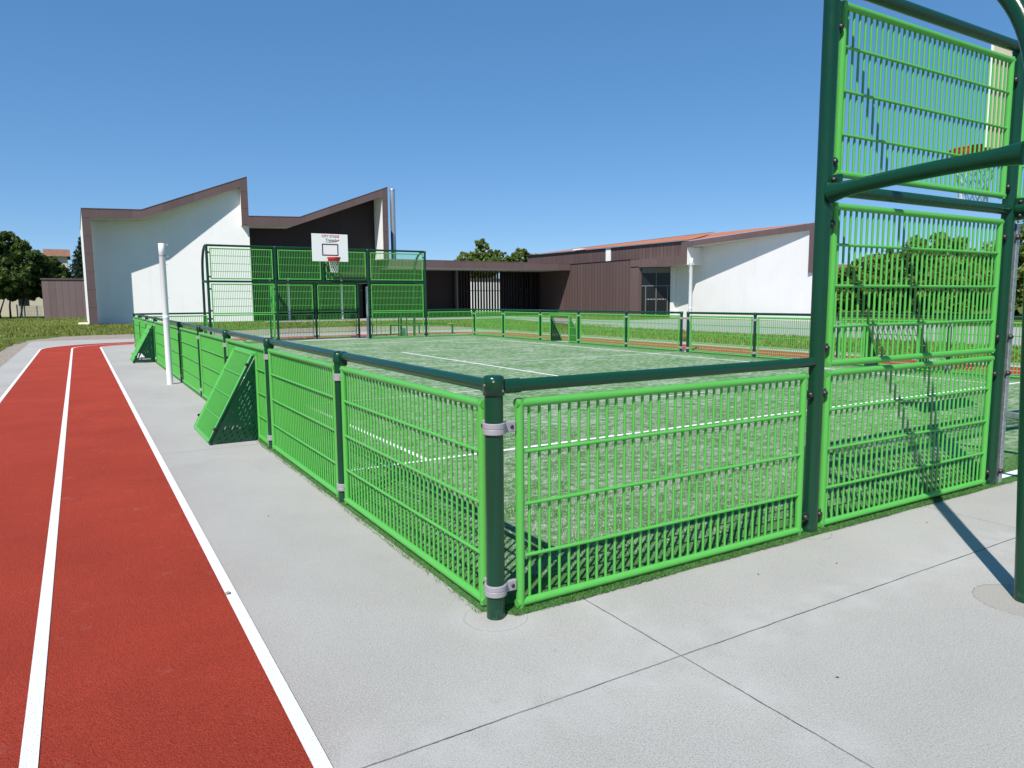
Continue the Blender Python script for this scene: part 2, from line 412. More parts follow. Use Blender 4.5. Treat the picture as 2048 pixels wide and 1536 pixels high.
# turf fibres close to the camera, and loose tufts along the cut edge
def blades(P, h0, h1, wd, lean, z):
    n = len(P); a = rng.uniform(0, 6.283, n); h = rng.uniform(h0, h1, n); l = rng.uniform(-lean, lean, (n, 2))*h[:, None]
    dx = np.cos(a)*wd/2; dy = np.sin(a)*wd/2; V = np.empty((n, 3, 3))
    V[:, 0] = np.c_[P[:, 0]-dx, P[:, 1]-dy, np.full(n, z)]; V[:, 1] = np.c_[P[:, 0]+dx, P[:, 1]+dy, np.full(n, z)]
    V[:, 2] = np.c_[P[:, 0]+l[:, 0], P[:, 1]+l[:, 1], z+h]; return V.reshape(-1, 3)
def scat(n, x0, x1, y0, y1): return np.c_[rng.uniform(x0, x1, n), rng.uniform(y0, y1, n)]
Pt = [scat(60000, -.05, 4.6, -.066, .06), scat(9000, -.07, .05, -.02, 5), scat(70000, -.02, 5, 0, 1.5), scat(60000, 0, 6, 1.5, 4), scat(30000, 4.6, 8, -.09, .4)]
def keep(P):
    k = ~((P[:, 0]**2+P[:, 1]**2 < .055**2) | ((np.abs(P[:, 1]-3.15) < .03))|((np.abs(P[:, 0]-1.08) < .03) & (P[:, 1] > 3.1))|((P[:, 1] > .02) & (P[:, 1] < .1) & (P[:, 0] > 4.7)))
    k &= ~((P[:, 0] < .075) & (P[:, 1] < .06) & (P[:, 0]+P[:, 1] < .075))
    edge = (P[:, 1] < -.052)|(P[:, 0] < -.033)
    k &= ~(edge & (rng.random(len(P)) < .55+.4*np.sin(P[:, 0]*9)*np.cos(P[:, 0]*3.1+P[:, 1]*7)))
    return P[k]
G = np.vstack([blades(keep(p), .006, .019, .0045, .9, tz-.004) for p in Pt])
o = fastmesh('turf_fibres', G, 3, turf_blade_mat); o['kind'] = 'stuff'
o = fastmesh('turf_sand_fibres', blades(keep(np.vstack([scat(38000, .1, 5, .25, 1.5), scat(50000, .1, 6, 1.5, 4)])), .004, .014, .005, .9, tz-.003), 3, sand_grain_mat); o['kind'] = 'stuff'
# lawn blades
Lp = [scat(30000, -9, 1.5, 35, 51), scat(30000, -14, -1.2, 51, 80), scat(3000, -1, 9, 51, 51.6), scat(16000, -6, -3.7, 18, 31), scat(30000, 1, 16, 37, 48.5), scat(34000, 16.4, 22.2, 4, 30), scat(16000, 16.4, 24, 28, 44), scat(7000, -1, 10, 50.5, 53.3), scat(5000, 31, 37, 38, 52)]
Lp = np.vstack(Lp); m_ = rng.random(len(Lp)) < (.45+.45*np.sin(Lp[:, 0]*.9+1)*np.cos(Lp[:, 1]*.55))*.7+.35
o = fastmesh('grass', blades(Lp[m_], .03, .13, .035, .8, 0), 3, blade_mat); o['kind'] = 'stuff'

# ------------------------------------------------------------------ welded bar panel
FT = .021
def panel_geo(p0, p1, z0, z1, out=(0, -1), pitch=.0585, n=10, bn=6):
    """green frame and bars between ground points p0, p1 ; out = outward normal side carrying the horizontals"""
    p0 = Vector((*p0, 0)); p1 = Vector((*p1, 0)); d = (p1-p0).normalized(); L = (p1-p0).length; o = Vector((*out, 0))
    fr = MB(); A = lambda s, z, k=0.: (p0+d*s+o*k+Vector((0, 0, z)))
    r = FT
    for zz in (z0+r, z1-r): fr.tube([A(0, zz), A(L, zz)], r, n)
    for s_ in (r, L-r): fr.tube([A(s_, z0), A(s_, z1)], r, n)
    br = MB(); nb = max(2, round((L-2*r)/pitch)); 
    for i in range(1, nb): br.tube([A(r+(L-2*r)*i/nb, z0+r, -.009), A(r+(L-2*r)*i/nb, z1-r, -.009)], .0076, bn, False)
    for k in (1, 2, 3):
        zz = z0+(z1-z0)*k/4; br.tube([A(r*1.6, zz, .004), A(L-r*1.6, zz, .004)], .0095, bn, True)
    return fr, br
def add_panel(root, p0, p1, z0, z1, out, **k):
    fr, br = panel_geo(p0, p1, z0, z1, out, **k); f = fr.build('panel', light_green, root); br.build('bars', light_green, f); return f
def post_mb(x, y, h, r=.034, n=20): return MB().tube([(x, y, 0), (x, y, h)], r, n)
def add_post(root, x, y, h, r=.034, cap=True, saddle=None, clamps=(), fac=(0, -1)):
    p = post_mb(x, y, h, r).build('post', dark_green, root)
    if cap:
        c = MB().lathe((x, y, 0), [(r+.006, h-.075), (r+.007, h-.07), (r+.007, h-.012), (r*.7, h+.004), (0, h+.006)], 20); c.build('cap', dark_green, p)
    for z, dirs in clamps:
        m = MB().lathe((x, y, z), [(r+.001, -.026), (r+.0095, -.0255), (r+.0105, -.0235), (r+.0105, -.0225), (r+.0105, -.004), (r+.0105, -.003), (r+.0095, -.0015), (r+.008, 0), (r+.0095, .0015), (r+.0105, .003), (r+.0105, .004), (r+.0105, .0225), (r+.0105, .0235), (r+.0095, .0255), (r+.001, .026)], 20)
        for dx, dy in dirs:
            e = r+.008; q = .06
            if dx: m.box(sorted2(x+dx*e, x+dx*(e+q))[0:1]+(y-.011, z-.026), (sorted2(x+dx*e, x+dx*(e+q))[1], y+.011, z+.026), .004)
            else:
                a, b = sorted2(y+dy*e, y+dy*(e+q)); m.box((x-.011, a, z-.026), (x+.011, b, z+.026), .004)
        c = m.build('clamp', grey_cast, p)
        b = MB()
        for dx, dy in dirs:
            e = r+.045
            if dx: b.lathe((x+dx*e, y+fac[1]*.011, z), [(.009, 0), (.009, fac[1]*.004), (.005, fac[1]*.006)], 10, 'y')
            else: b.lathe((x+fac[0]*.011, y+dy*e, z), [(.009, 0), (.009, fac[0]*.004), (.005, fac[0]*.006)], 10, 'x')
        if dirs and b.v: b.build('bolt', black_bolt, p)
    return p
def sorted2(a, b): return (min(a, b), max(a, b))

RZ = 1.10
# ---- left side fence
LY = [0, 2.26, 4.52, 6.86, 9.2, 11.68, 14.1, 16.62, 19.05, 21.5, 24.0]
KL = {2: (5.08, 6.16), 7: (16.88, 17.96)}   # bays with a mini goal
def side_bay(root, x, ya, yb, out, kick, r=.034, n=10):
    a, b = ya+r+.045, yb-r-.045
    if kick is None: add_panel(root, (x, a), (x, b), .035, 1.03, out, n=n); return
    k0, k1 = kick
    # a panel with a doorway: frame tubes round the opening, bars in the side strips and over the top
    fr = MB(); q = FT; zt = .94
    for zz in (1.03-q,): fr.tube([(x, a, zz), (x, b, zz)], q, n)
    for s_ in (a+q, b-q, k0-q, k1+q): fr.tube([(x, s_, .035), (x, s_, 1.03 if s_ in (a+q, b-q) else zt)], q, n)
    for s0, s1 in ((a, k0), (k1, b)): fr.tube([(x, s0, .035+q), (x, s1, .035+q)], q, n)
    fr.tube([(x, k0-2*q, zt), (x, k1+2*q, zt)], q, n)
    f = fr.build('panel', light_green, root); br = MB(); nb = round((b-a)/.0585)
    for i in range(1, nb):
        yy = a+(b-a)*i/nb; lo = zt if k0-.02 < yy < k1+.02 else .05
        br.tube([(x-out[0]*.009, yy, lo), (x-out[0]*.009, yy, 1.01)], .0076, 6, False)
    for k in (1, 2, 3):
        zz = .035+.995*k/4
        for s0, s1 in ((a, k0), (k1, b)):
            if s1-s0 > .1: br.tube([(x+out[0]*.0055, s0+.02, zz), (x+out[0]*.0055, s1-.02, zz)], .0085, 6)
    br.build('bars', light_green, f)
t = thing('side_fence', 'long green bar fence beside the white lined running track, seen at a steep angle', 'fence', (0, 12, 0), 'green bar fences around the court')
for i, y in enumerate(LY[1:], 1):
    add_post(t, 0, y, 1.125, .034 if i not in (5,) else .040, clamps=((.945, ((0, -1), (0, 1))), (.135, ((0, -1), (0, 1)))), fac=(-1, 0))
for i in range(10): side_bay(t, 0, LY[i]+(.012 if i == 0 else 0), LY[i+1], (-1, 0), KL.get(i))
for i in range(10):
    a, b = LY[i], LY[i+1]
    MB().tube([(.022, a+.03, RZ-.004), (.022, b-.03, RZ-.004)], .0305, 18).build('rail', dark_green, t)
fit = MB()
for y in LY[1:-1]: fit.tube([(.022, y-.07, RZ-.004), (.022, y+.07, RZ-.004)], .0355, 16); fit.box((.0, y-.045, RZ-.075), (.052, y+.045, RZ-.02), .008)
fit.tube([(.022, .04, RZ-.004), (.022, .13, RZ-.004)], .0345, 16); fit.tube([(0, 23.88, RZ-.004), (0, 23.97, RZ-.004)], .034, 16)
fit.build('rail_sleeves', dark_green, t)

# ---- front low fence with the corner post nearest the camera
XN = (2.28, 4.47, 8.23, 10.42)
t = thing('corner_fence', 'nearest low green bar panel and its dark corner post with grey clamps', 'fence', (1.1, 0, 0), 'green bar fences around the court')
p = add_post(t, 0, 0, 1.145, .043, cap=False, clamps=((.91, ((1, 0), (0, 1))), (.15, ((1, 0), (0, 1)))), fac=(-1, -1))
c = MB().lathe((0, 0, 0), [(.044, 1.062), (.0495, 1.063), (.0495, 1.133), (.046, 1.146), (.036, 1.151), (0, 1.153)], 28); c.build('cap', dark_green, p)
rv = MB()
for ang, z in ((-62, 1.083), (-175, 1.11), (-120, 1.128)):
    a = math.radians(ang); d = Vector((math.cos(a), math.sin(a), 0)); rv.tube([Vector((0, 0, z))+d*.048, Vector((0, 0, z))+d*.052], .0055, 10)
rv.build('rivets', galv, p)
add_panel(t, (.115, 0), (2.185, 0), .03, 1.035, (0, -1), n=16, bn=8, pitch=.0585)
MB().tube([(.03, 0, RZ-.002), (2.24, 0, RZ-.002)], .0300, 20).build('rail', dark_green, t)
MB().tube([(.04, 0, RZ-.002), (.135, 0, RZ-.002)], .0345, 20).build('rail_sleeve', dark_green, t)
# seams of the panel frame : welded corner plugs
pl = MB()
for sx in (.1325, 2.1675):
    pl.lathe((sx, 0, 1.035), [(.0178, -.004), (.0178, .0015), (.004, .002)], 14); pl.lathe((sx, 0, .03), [(.0178, -.0015), (.0178, .004), (.01, .005)], 14)
pl.build('end_plugs', black_bolt, t)

# ---- far low fences and right side fence
XF = (2.33, 4.62, 8.10, 10.48); YF = 24.0; XR = 12.7
def low_x(name, label, x0, x1, y, out, ends):
    t = thing(name, label, 'fence', ((x0+x1)/2, y, 0), 'green bar fences around the court')
    add_panel(t, (x0+.08, y), (x1-.08, y), .035, 1.03, out, n=8)
    MB().tube([(x0+.03, y, RZ), (x1-.03, y, RZ)], .03, 12).build('rail', dark_green, t)
    for e, s_ in ends: 
        add_post(t, e, y, 1.13, .04, clamps=((.93, ((s_, 0),)), (.14, ((s_, 0),))))
    return t
low_x('low_fence', 'low green bar panel at far end between white gym wall and the left fence corner', 0, XF[0], YF, (0, 1), [])
low_x('low_fence', 'low green bar panel joining the far goal wall to the far right corner', XF[3], XR, YF, (0, 1), [(XR, -1)])
low_x('low_fence', 'low green bar panel at the near right corner, beyond the near goal wall', XN[3], XR, 0, (0, -1), [(XR, -1)])
RY1 = [11.85, 14.19, 16.63, 18.95, 21.6, 24.0]; RY2 = [0, 2.33, 4.68, 7.03, 9.32, 11.60]
KR1 = {2: (17.2, 18.3)}; KR2 = {2: (5.28, 6.40)}
for nm, ys, kk, lab in (('side_fence', RY1, KR1, 'farther run of the right side fence, in front of the brown clad building'), ('side_fence', RY2, KR2, 'nearer run of the right side fence, from the narrow post gap towards the camera')):
    t = thing(nm, lab, 'fence', (XR, (ys[0]+ys[-1])/2, 0), 'green bar fences around the court')
    for y in ys:
        if y in (0, 24.0): continue
        dirs = tuple((0, s_) for s_ in (-1, 1) if not ((y == 11.85 and s_ == -1) or (y == 11.60 and s_ == 1)))
        add_post(t, XR, y, 1.13, .038, clamps=((.95, dirs), (.14, dirs)), fac=(-1, 0))
    for i in range(len(ys)-1):
        side_bay(t, XR, ys[i], ys[i+1], (1, 0), kk.get(i), n=8)
        MB().tube([(XR, ys[i]+.02, RZ), (XR, ys[i+1]-.02, RZ)], .03, 12).build('rail', dark_green, t)

# ------------------------------------------------------------------ mini goals
def clip(poly, a, b, c):   # keep a*x+b*y<=c
    out = []
    for i in range(len(poly)):
        p, q = poly[i], poly[(i+1) % len(poly)]; dp, dq = a*p[0]+b*p[1]-c, a*q[0]+b*q[1]-c
        if dp <= 0: out.append(p)
        if dp*dq < 0: s_ = dp/(dp-dq); out.append((p[0]+(q[0]-p[0])*s_, p[1]+(q[1]-p[1])*s_))
    return out
def text_mesh(txt, size, mat, parent, origin, ux, uz, name='lettering', bold=0.):
    cu = bpy.data.curves.new('txt', 'FONT'); cu.body = txt; cu.size = size; cu.align_x = 'CENTER'; cu.extrude = .0008; cu.offset = bold
    to = bpy.data.objects.new('txt', cu); COL.objects.link(to); dg = bpy.context.evaluated_depsgraph_get()
    me = bpy.data.meshes.new_from_object(to.evaluated_get(dg)); bpy.data.objects.remove(to)
    ux = Vector(ux).normalized(); uz = Vector(uz).normalized(); nrm = ux.cross(uz)
    o0 = Vector(parent['o_']) if 'o_' in parent else Vector((0, 0, 0))
    for v in me.vertices:
        c = v.co.copy(); v.co = Vector(origin)-o0+ux*c.x+uz*c.y+nrm*c.z
    me.materials.clear(); me.materials.append(mat); me.name = name
    o = bpy.data.objects.new(name, me); COL.objects.link(o); o.parent = parent; o['o_'] = tuple(o0); return o
def side_plate(yp, x0, sx, dep, H, t=.004):
    """dark green triangular plate in plane y=yp, slots run parallel to the sloping edge"""
    m = MB(); z0 = .03
    # triangle (d,z): fence side d=0, outer foot d=dep
    hyp = Vector((-dep, H-z0)).normalized(); nrm = Vector((hyp.y, -hyp.x))  # nrm points outwards
    c0 = nrm.x*dep+nrm.y*z0
    def put(poly):
        if len(poly) < 3: return
        m.prism([(x0+sx*p[0], p[1]) for p in poly], yp-t/2, yp+t/2, 'y')
    tri = [(0.012, z0), (dep, z0), (0.012, H)]
    bandw = .055; pitch_ = .034; slot = .007; k = 0
    def strip(a, b):  # region nrm.p in [c0-b, c0-a]
        return clip(clip(tri, nrm.x, nrm.y, c0-a), -nrm.x, -nrm.y, -(c0-b))
    put(strip(0, bandw)); a = bandw
    while a < .5:
        st = strip(a, a+slot)
        if len(st) >= 3:
            ls = .085; off = (k*.37) % 1*ls
            s_ = -1.0-off
            while s_ < 1.3:
                # bridge 0.03 long between slots
                q = clip(clip(st, hyp.x, hyp.y, s_+.032), -hyp.x, -hyp.y, -s_); put(q); s_ += ls
            # solid margins along fence edge and foot
            inner = clip(clip(st, 1, 0, .075), 0, 1, 9); put(inner); put(clip(st, 0, 1, z0+.15 if k % 2 else z0+.13))
        put(strip(a+slot, a+pitch_)); a += pitch_; k += 1
    return m
def mini_goal(x, sx, y0, y1, label, dep=.50, H=.93):
    t = thing('mini_goal', label, 'mini goal', (x, (y0+y1)/2, 0), 'small wedge goals on the side fences')
    X = lambda d: x+sx*d
    fr = MB(); r = FT
    A, B, C_, D = (X(.03), y0+r, H), (X(.03), y1-r, H), (X(dep), y1-r, .045), (X(dep), y0+r, .045)
    for p, q in ((A, B), (B, C_), (C_, D), (D, A)): fr.tube([p, q], r, 10)
    back = fr.build('back_panel', light_green, t); br = MB(); nb = round((y1-y0)/.0585)
    for i in range(1, nb):
        yy = y0+(y1-y0)*i/nb; br.tube([(X(.03), yy, H-.0), (X(dep), yy, .045)], .0062, 6, False)
    e = Vector((.90, .47)); 
    for k in (1, 2, 3):
        s_ = k/4; d = .03+(dep-.03)*s_; z = H+(.045-H)*s_; br.tube([(X(d+.009), y0+.02, z+.005), (X(d+.009), y1-.02, z+.005)], .008, 6)
    br.build('bars', light_green, back)
    for yy in (y0-.006, y1+.006):
        sp = side_plate(yy, x, sx, dep, H).build('side_plate', dark_green, t)
        ed = MB().tube([(X(.035), yy, H-.01), (X(dep+.005), yy, .05)], .013, 8); ed.tube([(X(dep+.005), yy, .05), (X(dep-.01), yy, .012)], .016, 8)
        ed.build('edge_bar', dark_green, sp)
        s_ = -1 if yy < (y0+y1)/2 else 1
        b = MB()
        for f in (.12, .86):
            d = .03+(dep-.03)*f+.02; z = H+(.045-H)*f+.01
            b.lathe((X(d), yy+s_*.006, z), [(.017, 0), (.017, s_*.006), (.011, s_*.014), (0, s_*.017)], 12, 'y')
        b.build('bolt', black_bolt, sp)
        if s_ == -1 and sx < 0 and y0 > 10:
            # maker's mark: a white two-peaked mountain over a word
            lo = Vector((X(.30), yy-.0035, .125))
            text_mesh('BY TRANSALP', .042, white_paint, sp, (X(.25), yy-.005, .095), (1, 0, 0), (0, 0, 1))
            mt = MB(); q = [(-.12, 0), (-.085, .10), (-.06, .12), (-.085, .04), (-.10, 0)]
            q2 = [(-.07, 0), (-.02, .105), (.06, 0), (.03, .01), (.012, 0), (-.012, .018), (-.035, 0)]
            for poly in (q, q2): mt.prism([(lo.x+a, lo.z+b_+.02) for a, b_ in poly], yy-.006, yy-.0045, 'y')
            mt.build('mountain_logo', white_paint, sp)
    return t
mini_goal(0, -1, 5.08, 6.16, 'wedge shaped green mini goal nearest the camera, on the concrete beside the track')
mini_goal(0, -1, 16.88, 17.96, 'wedge shaped green mini goal farther along the left fence, behind the white pole')
mini_goal(XR, 1, 17.2, 18.3, 'wedge mini goal in far part of right fence, in front of the brown wall')
mini_goal(XR, 1, 5.28, 6.40, 'wedge shaped mini goal in the right fence seen through the near goal wall bars')

# ------------------------------------------------------------------ goal walls
def arc_pts(x, y0, s, top):
    P = [(x, y0, top)]
    ctrl = [(.26, top-.005), (.53, top-.07), (.76, top-.20), (.94, top-.39), (1.05, top-.62), (1.105, top-.9), (1.13, top-1.2), (1.16, 1.2), (1.19, .5), (1.21, 0)]
    pts = [Vector(p) for p in P]+[Vector((x, y0+s*a, z)) for a, z in ctrl]
    # catmull-rom
    out = []
    for i in range(len(pts)-1):
        a, b, c, d = pts[max(i-1, 0)], pts[i], pts[i+1], pts[min(i+2, len(pts)-1)]
        for k in range(4):
            u = k/4; out.append(.5*((2*b)+(c-a)*u+(2*a-5*b+4*c-d)*u*u+(3*b-a-3*c+d)*u**3))
    return out+[pts[-1]]
def knob(m, x, y, z, dx, s):
    """black dome bolt on a small tab beside a post"""
    m.lathe((x, y, z), [(.020, 0), (.020, s*.004), (.017, s*.016), (.008, s*.023), (0, s*.024)], 12, 'y')
def goal_wall(name, label, XS, y0, s, top, zm, openx, near):
    n = 20 if near else 12; t = thing(name, label, 'goal wall', (XS[1]*.5+XS[2]*.5, y0, 0), 'tall goal walls at the court ends')
    pc = (XS[1]+XS[2])/2; r = .0455
    posts = {}
    def P(x, y, z0, z1, rr=r, knobs=(), side=(1,)):
        p = MB().tube([(x, y, z0), (x, y, z1)], rr, 24 if near else 14).build('post', dark_green, t)
        if knobs:
            b = MB(); tb = MB()
            for z in knobs:
                for d in side:
                    xx = x+d*(rr+.022); b2 = -1
                    knob(b, xx, y+b2*.012, z, d, b2); tb.box((xx-.022 if d > 0 else xx-.03, y-.010, z-.028), (xx+.03 if d > 0 else xx+.022, y+.002, z+.028), .002)
            b.build('bolt', black_bolt, p); tb.build('bracket', dark_green, p)
        return p
    ku = (zm+.16, top-.24) ; km = (1.18, 1.93); kl = (.13, .90)
    for i, x in enumerate(XS):
        side = {0: (1,), 1: (-1,), 2: (1,), 3: (-1,)}[i]
        P(x, y0, 0, top+.02, knobs=ku+km+kl, side=side)
    for i, d in ((0, -1), (3, 1)):
        xx = XS[i]+d*(r+.022)
        for z in kl:
            b = MB(); knob(b, xx, y0-.012, z, d, -1); b.build('bolt', black_bolt, t)
            MB().box((min(xx-d*.03, xx+d*.03), y0-.010, z-.028), (max(xx-d*.03, xx+d*.03), y0+.002, z+.028), .002).build('bracket', dark_green, t)
    P(pc, y0, zm+.04, top-.03, .045, knobs=ku, side=(-1, 1))
    cp = MB()
    for x in XS: cp.lathe((x, y0, top+.02), [(r+.003, -.05), (r+.004, 0), (r*.6, .012), (0, .015)], 16)
    cp.build('post_caps', dark_green, t)
    # rails, one mesh per bay
    for zz in (zm, top):
        for a, b in ((XS[0], XS[1]), (XS[1], XS[2]), (XS[2], XS[3])): MB().tube([(a+.03, y0, zz), (b-.03, y0, zz)], .0375, n).build('rail', dark_green, t)
    g = .09
    out = (0, s)
    bays_up = [(XS[0], XS[1]), (XS[1], pc), (pc, XS[2]), (XS[2], XS[3])]
    for a, b in bays_up: add_panel(t, (a+g, y0), (b-g, y0), zm+.075, top-.085, out, n=n, bn=8 if near else 5)
    for a, b in ((XS[0], XS[1]), (XS[2], XS[3])):
        add_panel(t, (a+g, y0), (b-g, y0), 1.06, zm-.075, out, n=n, bn=8 if near else 5)
        add_panel(t, (a+g, y0), (b-g, y0), .035, 1.04, out, n=n, bn=8 if near else 5)
    # buttresses at both ends, ties at mid height
    for i in (0, 3):
        b = MB().tube(arc_pts(XS[i], y0, s, top), r-.001, n).build('buttress', dark_green, t)
        tie = MB().tube([(XS[i], y0+s*(.05+.06*k), zm-.028+.052*k/17+.012*math.sin(k/17*math.pi)) for k in range(18)], [.062, .050, .045]+[.0425]*12+[.045, .050, .056], n)
        tie.box((XS[i]-.012, y0+s*.115 if s < 0 else y0+.04, zm-.075), (XS[i]+.012, y0+s*.04 if s < 0 else y0+.115, zm+.07), .003)
        tie.build('tie_bar', dark_green, t)
        kb = MB()
        for dz in (-.045, .04): kb.lathe((XS[i]-.012, y0+s*.075, zm+dz), [(.017, 0), (.017, -.005), (.013, -.016), (0, -.021)], 12, 'x')
        kb.build('bolt', black_bolt, b)
    # recessed goal behind the mouth
    yb = y0+s*1.2; bx = (XS[1]+.02, pc, XS[2]-.02)
    for x in bx: P(x, yb, 0, zm+.02, .043, knobs=km+(.9, .13), side=(1,) if x == bx[0] else ((-1,) if x == bx[2] else (-1, 1)))
    for x in (bx[0], bx[2]):
        tt = MB().tube([(x, y0+s*.05, zm), (x, yb, zm)], .0425, n); tt.box((x-.012, min(y0+s*.04, y0+s*.115), zm-.08), (x+.012, max(y0+s*.04, y0+s*.115), zm+.08), .003); tt.build('tie_bar', dark_green, t)
        kb = MB()
        for dz in (-.05, .05): kb.lathe((x-.012, y0+s*.078, zm+dz), [(.017, 0), (.017, -.005), (.013, -.016), (0, -.021)], 12, 'x')
        kb.build('bolt', black_bolt, t)
    MB().tube([(bx[0], yb, zm), (bx[2], yb, zm)], .0375, n).build('rail', dark_green, t)
    for a, b in ((bx[0], pc), (pc, bx[2])):
        add_panel(t, (a+g, yb), (b-g, yb), 1.06, zm-.075, out, n=n, bn=5); add_panel(t, (a+g, yb), (b-g, yb), .035, 1.0, out, n=8, bn=4)
    # closed cheek panel on one side, galvanised frame round the open side
    cx = bx[2] if openx == 1 else bx[0]
    for z0, z1 in ((1.06, zm-.075),): add_panel(t, (cx, y0+s*.3), (cx, y0+s*.98), z0, z1, (1 if openx == 1 else -1, 0), n=n, bn=5)
    ox = XS[openx]; d = 1 if openx == 1 else -1; oy = y0-s*(.0)
    gm = MB(); gm.box((min(ox+d*.055, ox+d*.105), y0-.045, .014), (max(ox+d*.055, ox+d*.105), y0-.041+.05, 2.03), .003)
    gp = gm.build('galvanised_jamb', galv, t)
    # edge flange seen beside the post
    MB().box((min(ox+d*.105, ox+d*.113), y0-.03, .03), (max(ox+d*.105, ox+d*.113), y0+.045, 2.03), .001).build('jamb_flange', galv, gp)
    kb = MB()
    for z in km+(.90, .13): kb.lathe((ox+d*.052, y0-.046, z), [(.021, 0), (.021, -.004), (.018, -.018), (.008, -.026), (0, -.027)], 12, 'y')
    kb.build('bolt', black_bolt, gp)
    return t
goal_wall('goal_wall', 'tall near goal wall of green panels with dark posts at right, cut by the picture edge', XN, 0, -1, 3.30, 2.135, 1, True)
goal_wall('goal_wall', 'tall far goal wall of green panels standing in front of the white gym', XF, YF, 1, 3.42, 2.19, 2, False)
def barrier(name, label, x, y0, y1, mat, z):
    t = thing(name, label, 'barrier', (x, (y0+y1)/2, 0))
    MB().box((x-.02, min(y0, y1), z-.022), (x+.02, max(y0, y1), z+.022), .003).build('rail', mat, t)
    for yy in ((y0, y1) if mat is not galv else (y1,)): MB().box((x-.02, yy-.02, 0), (x+.02, yy+.02, z+.03), .003).build('post', mat, t)
    return t
barrier('entrance_barrier', 'galvanised rail across the side opening of the near goal at far right', XN[1]+.085, -.06, -1.08, galv, .575)
# black barred gate and low barrier behind the far goal wall
t = thing('barred_gate', 'black vertical bar gate standing at the side opening of the far goal', 'gate', (8.9, YF+1.15, 0))
gx0, gx1, gy = 8.42, 9.75, YF+1.15
g_ = MB()
for z in (.10, 1.06): g_.box((gx0, gy-.016, z-.018), (gx1, gy+.016, z+.018))
for x in (gx0, gx1): g_.box((x-.02, gy-.018, 0), (x+.02, gy+.018, 1.078))
gf = g_.build('gate_frame', black_paint, t); g_ = MB()
for i in range(1, 7): g_.tube([(gx0+(gx1-gx0)*i/7, gy, .1), (gx0+(gx1-gx0)*i/7, gy, 1.06)], .011, 6)
g_.build('bars', black_paint, gf)
for x, hh, rr in ((9.86, 1.1, .045), (10.12, 1.08, .02)): MB().tube([(x, gy, 0), (x, gy, hh)], rr, 10).build('post', dark_green, t)
t = thing('low_barrier', 'low dark green rail between two short posts behind the far right bar panel', 'barrier', (11, 26.2, 0))
MB().tube([(9.95, 26.6, .42), (11.4, 26.8, .46), (12.6, 25.9, .46)], .038, 10).build('rail', dark_green, t)
for x, y, h in ((9.98, 26.6, .44), (11.4, 26.8, .5), (12.6, 25.9, .46)): MB().tube([(x, y, 0), (x, y, h)], .04, 10).build('post', dark_green, t)
o = MB().lathe((10.15, 25.6, 0), [(.10, 0), (.10, .30), (.085, .32), (0, .33)], 14).build('litter_bin', galv, root=(0, 0, 0))
tag(o, 'small grey cylinder standing on the ground by the black barred gate', 'bollard'); o.name = 'bollard'

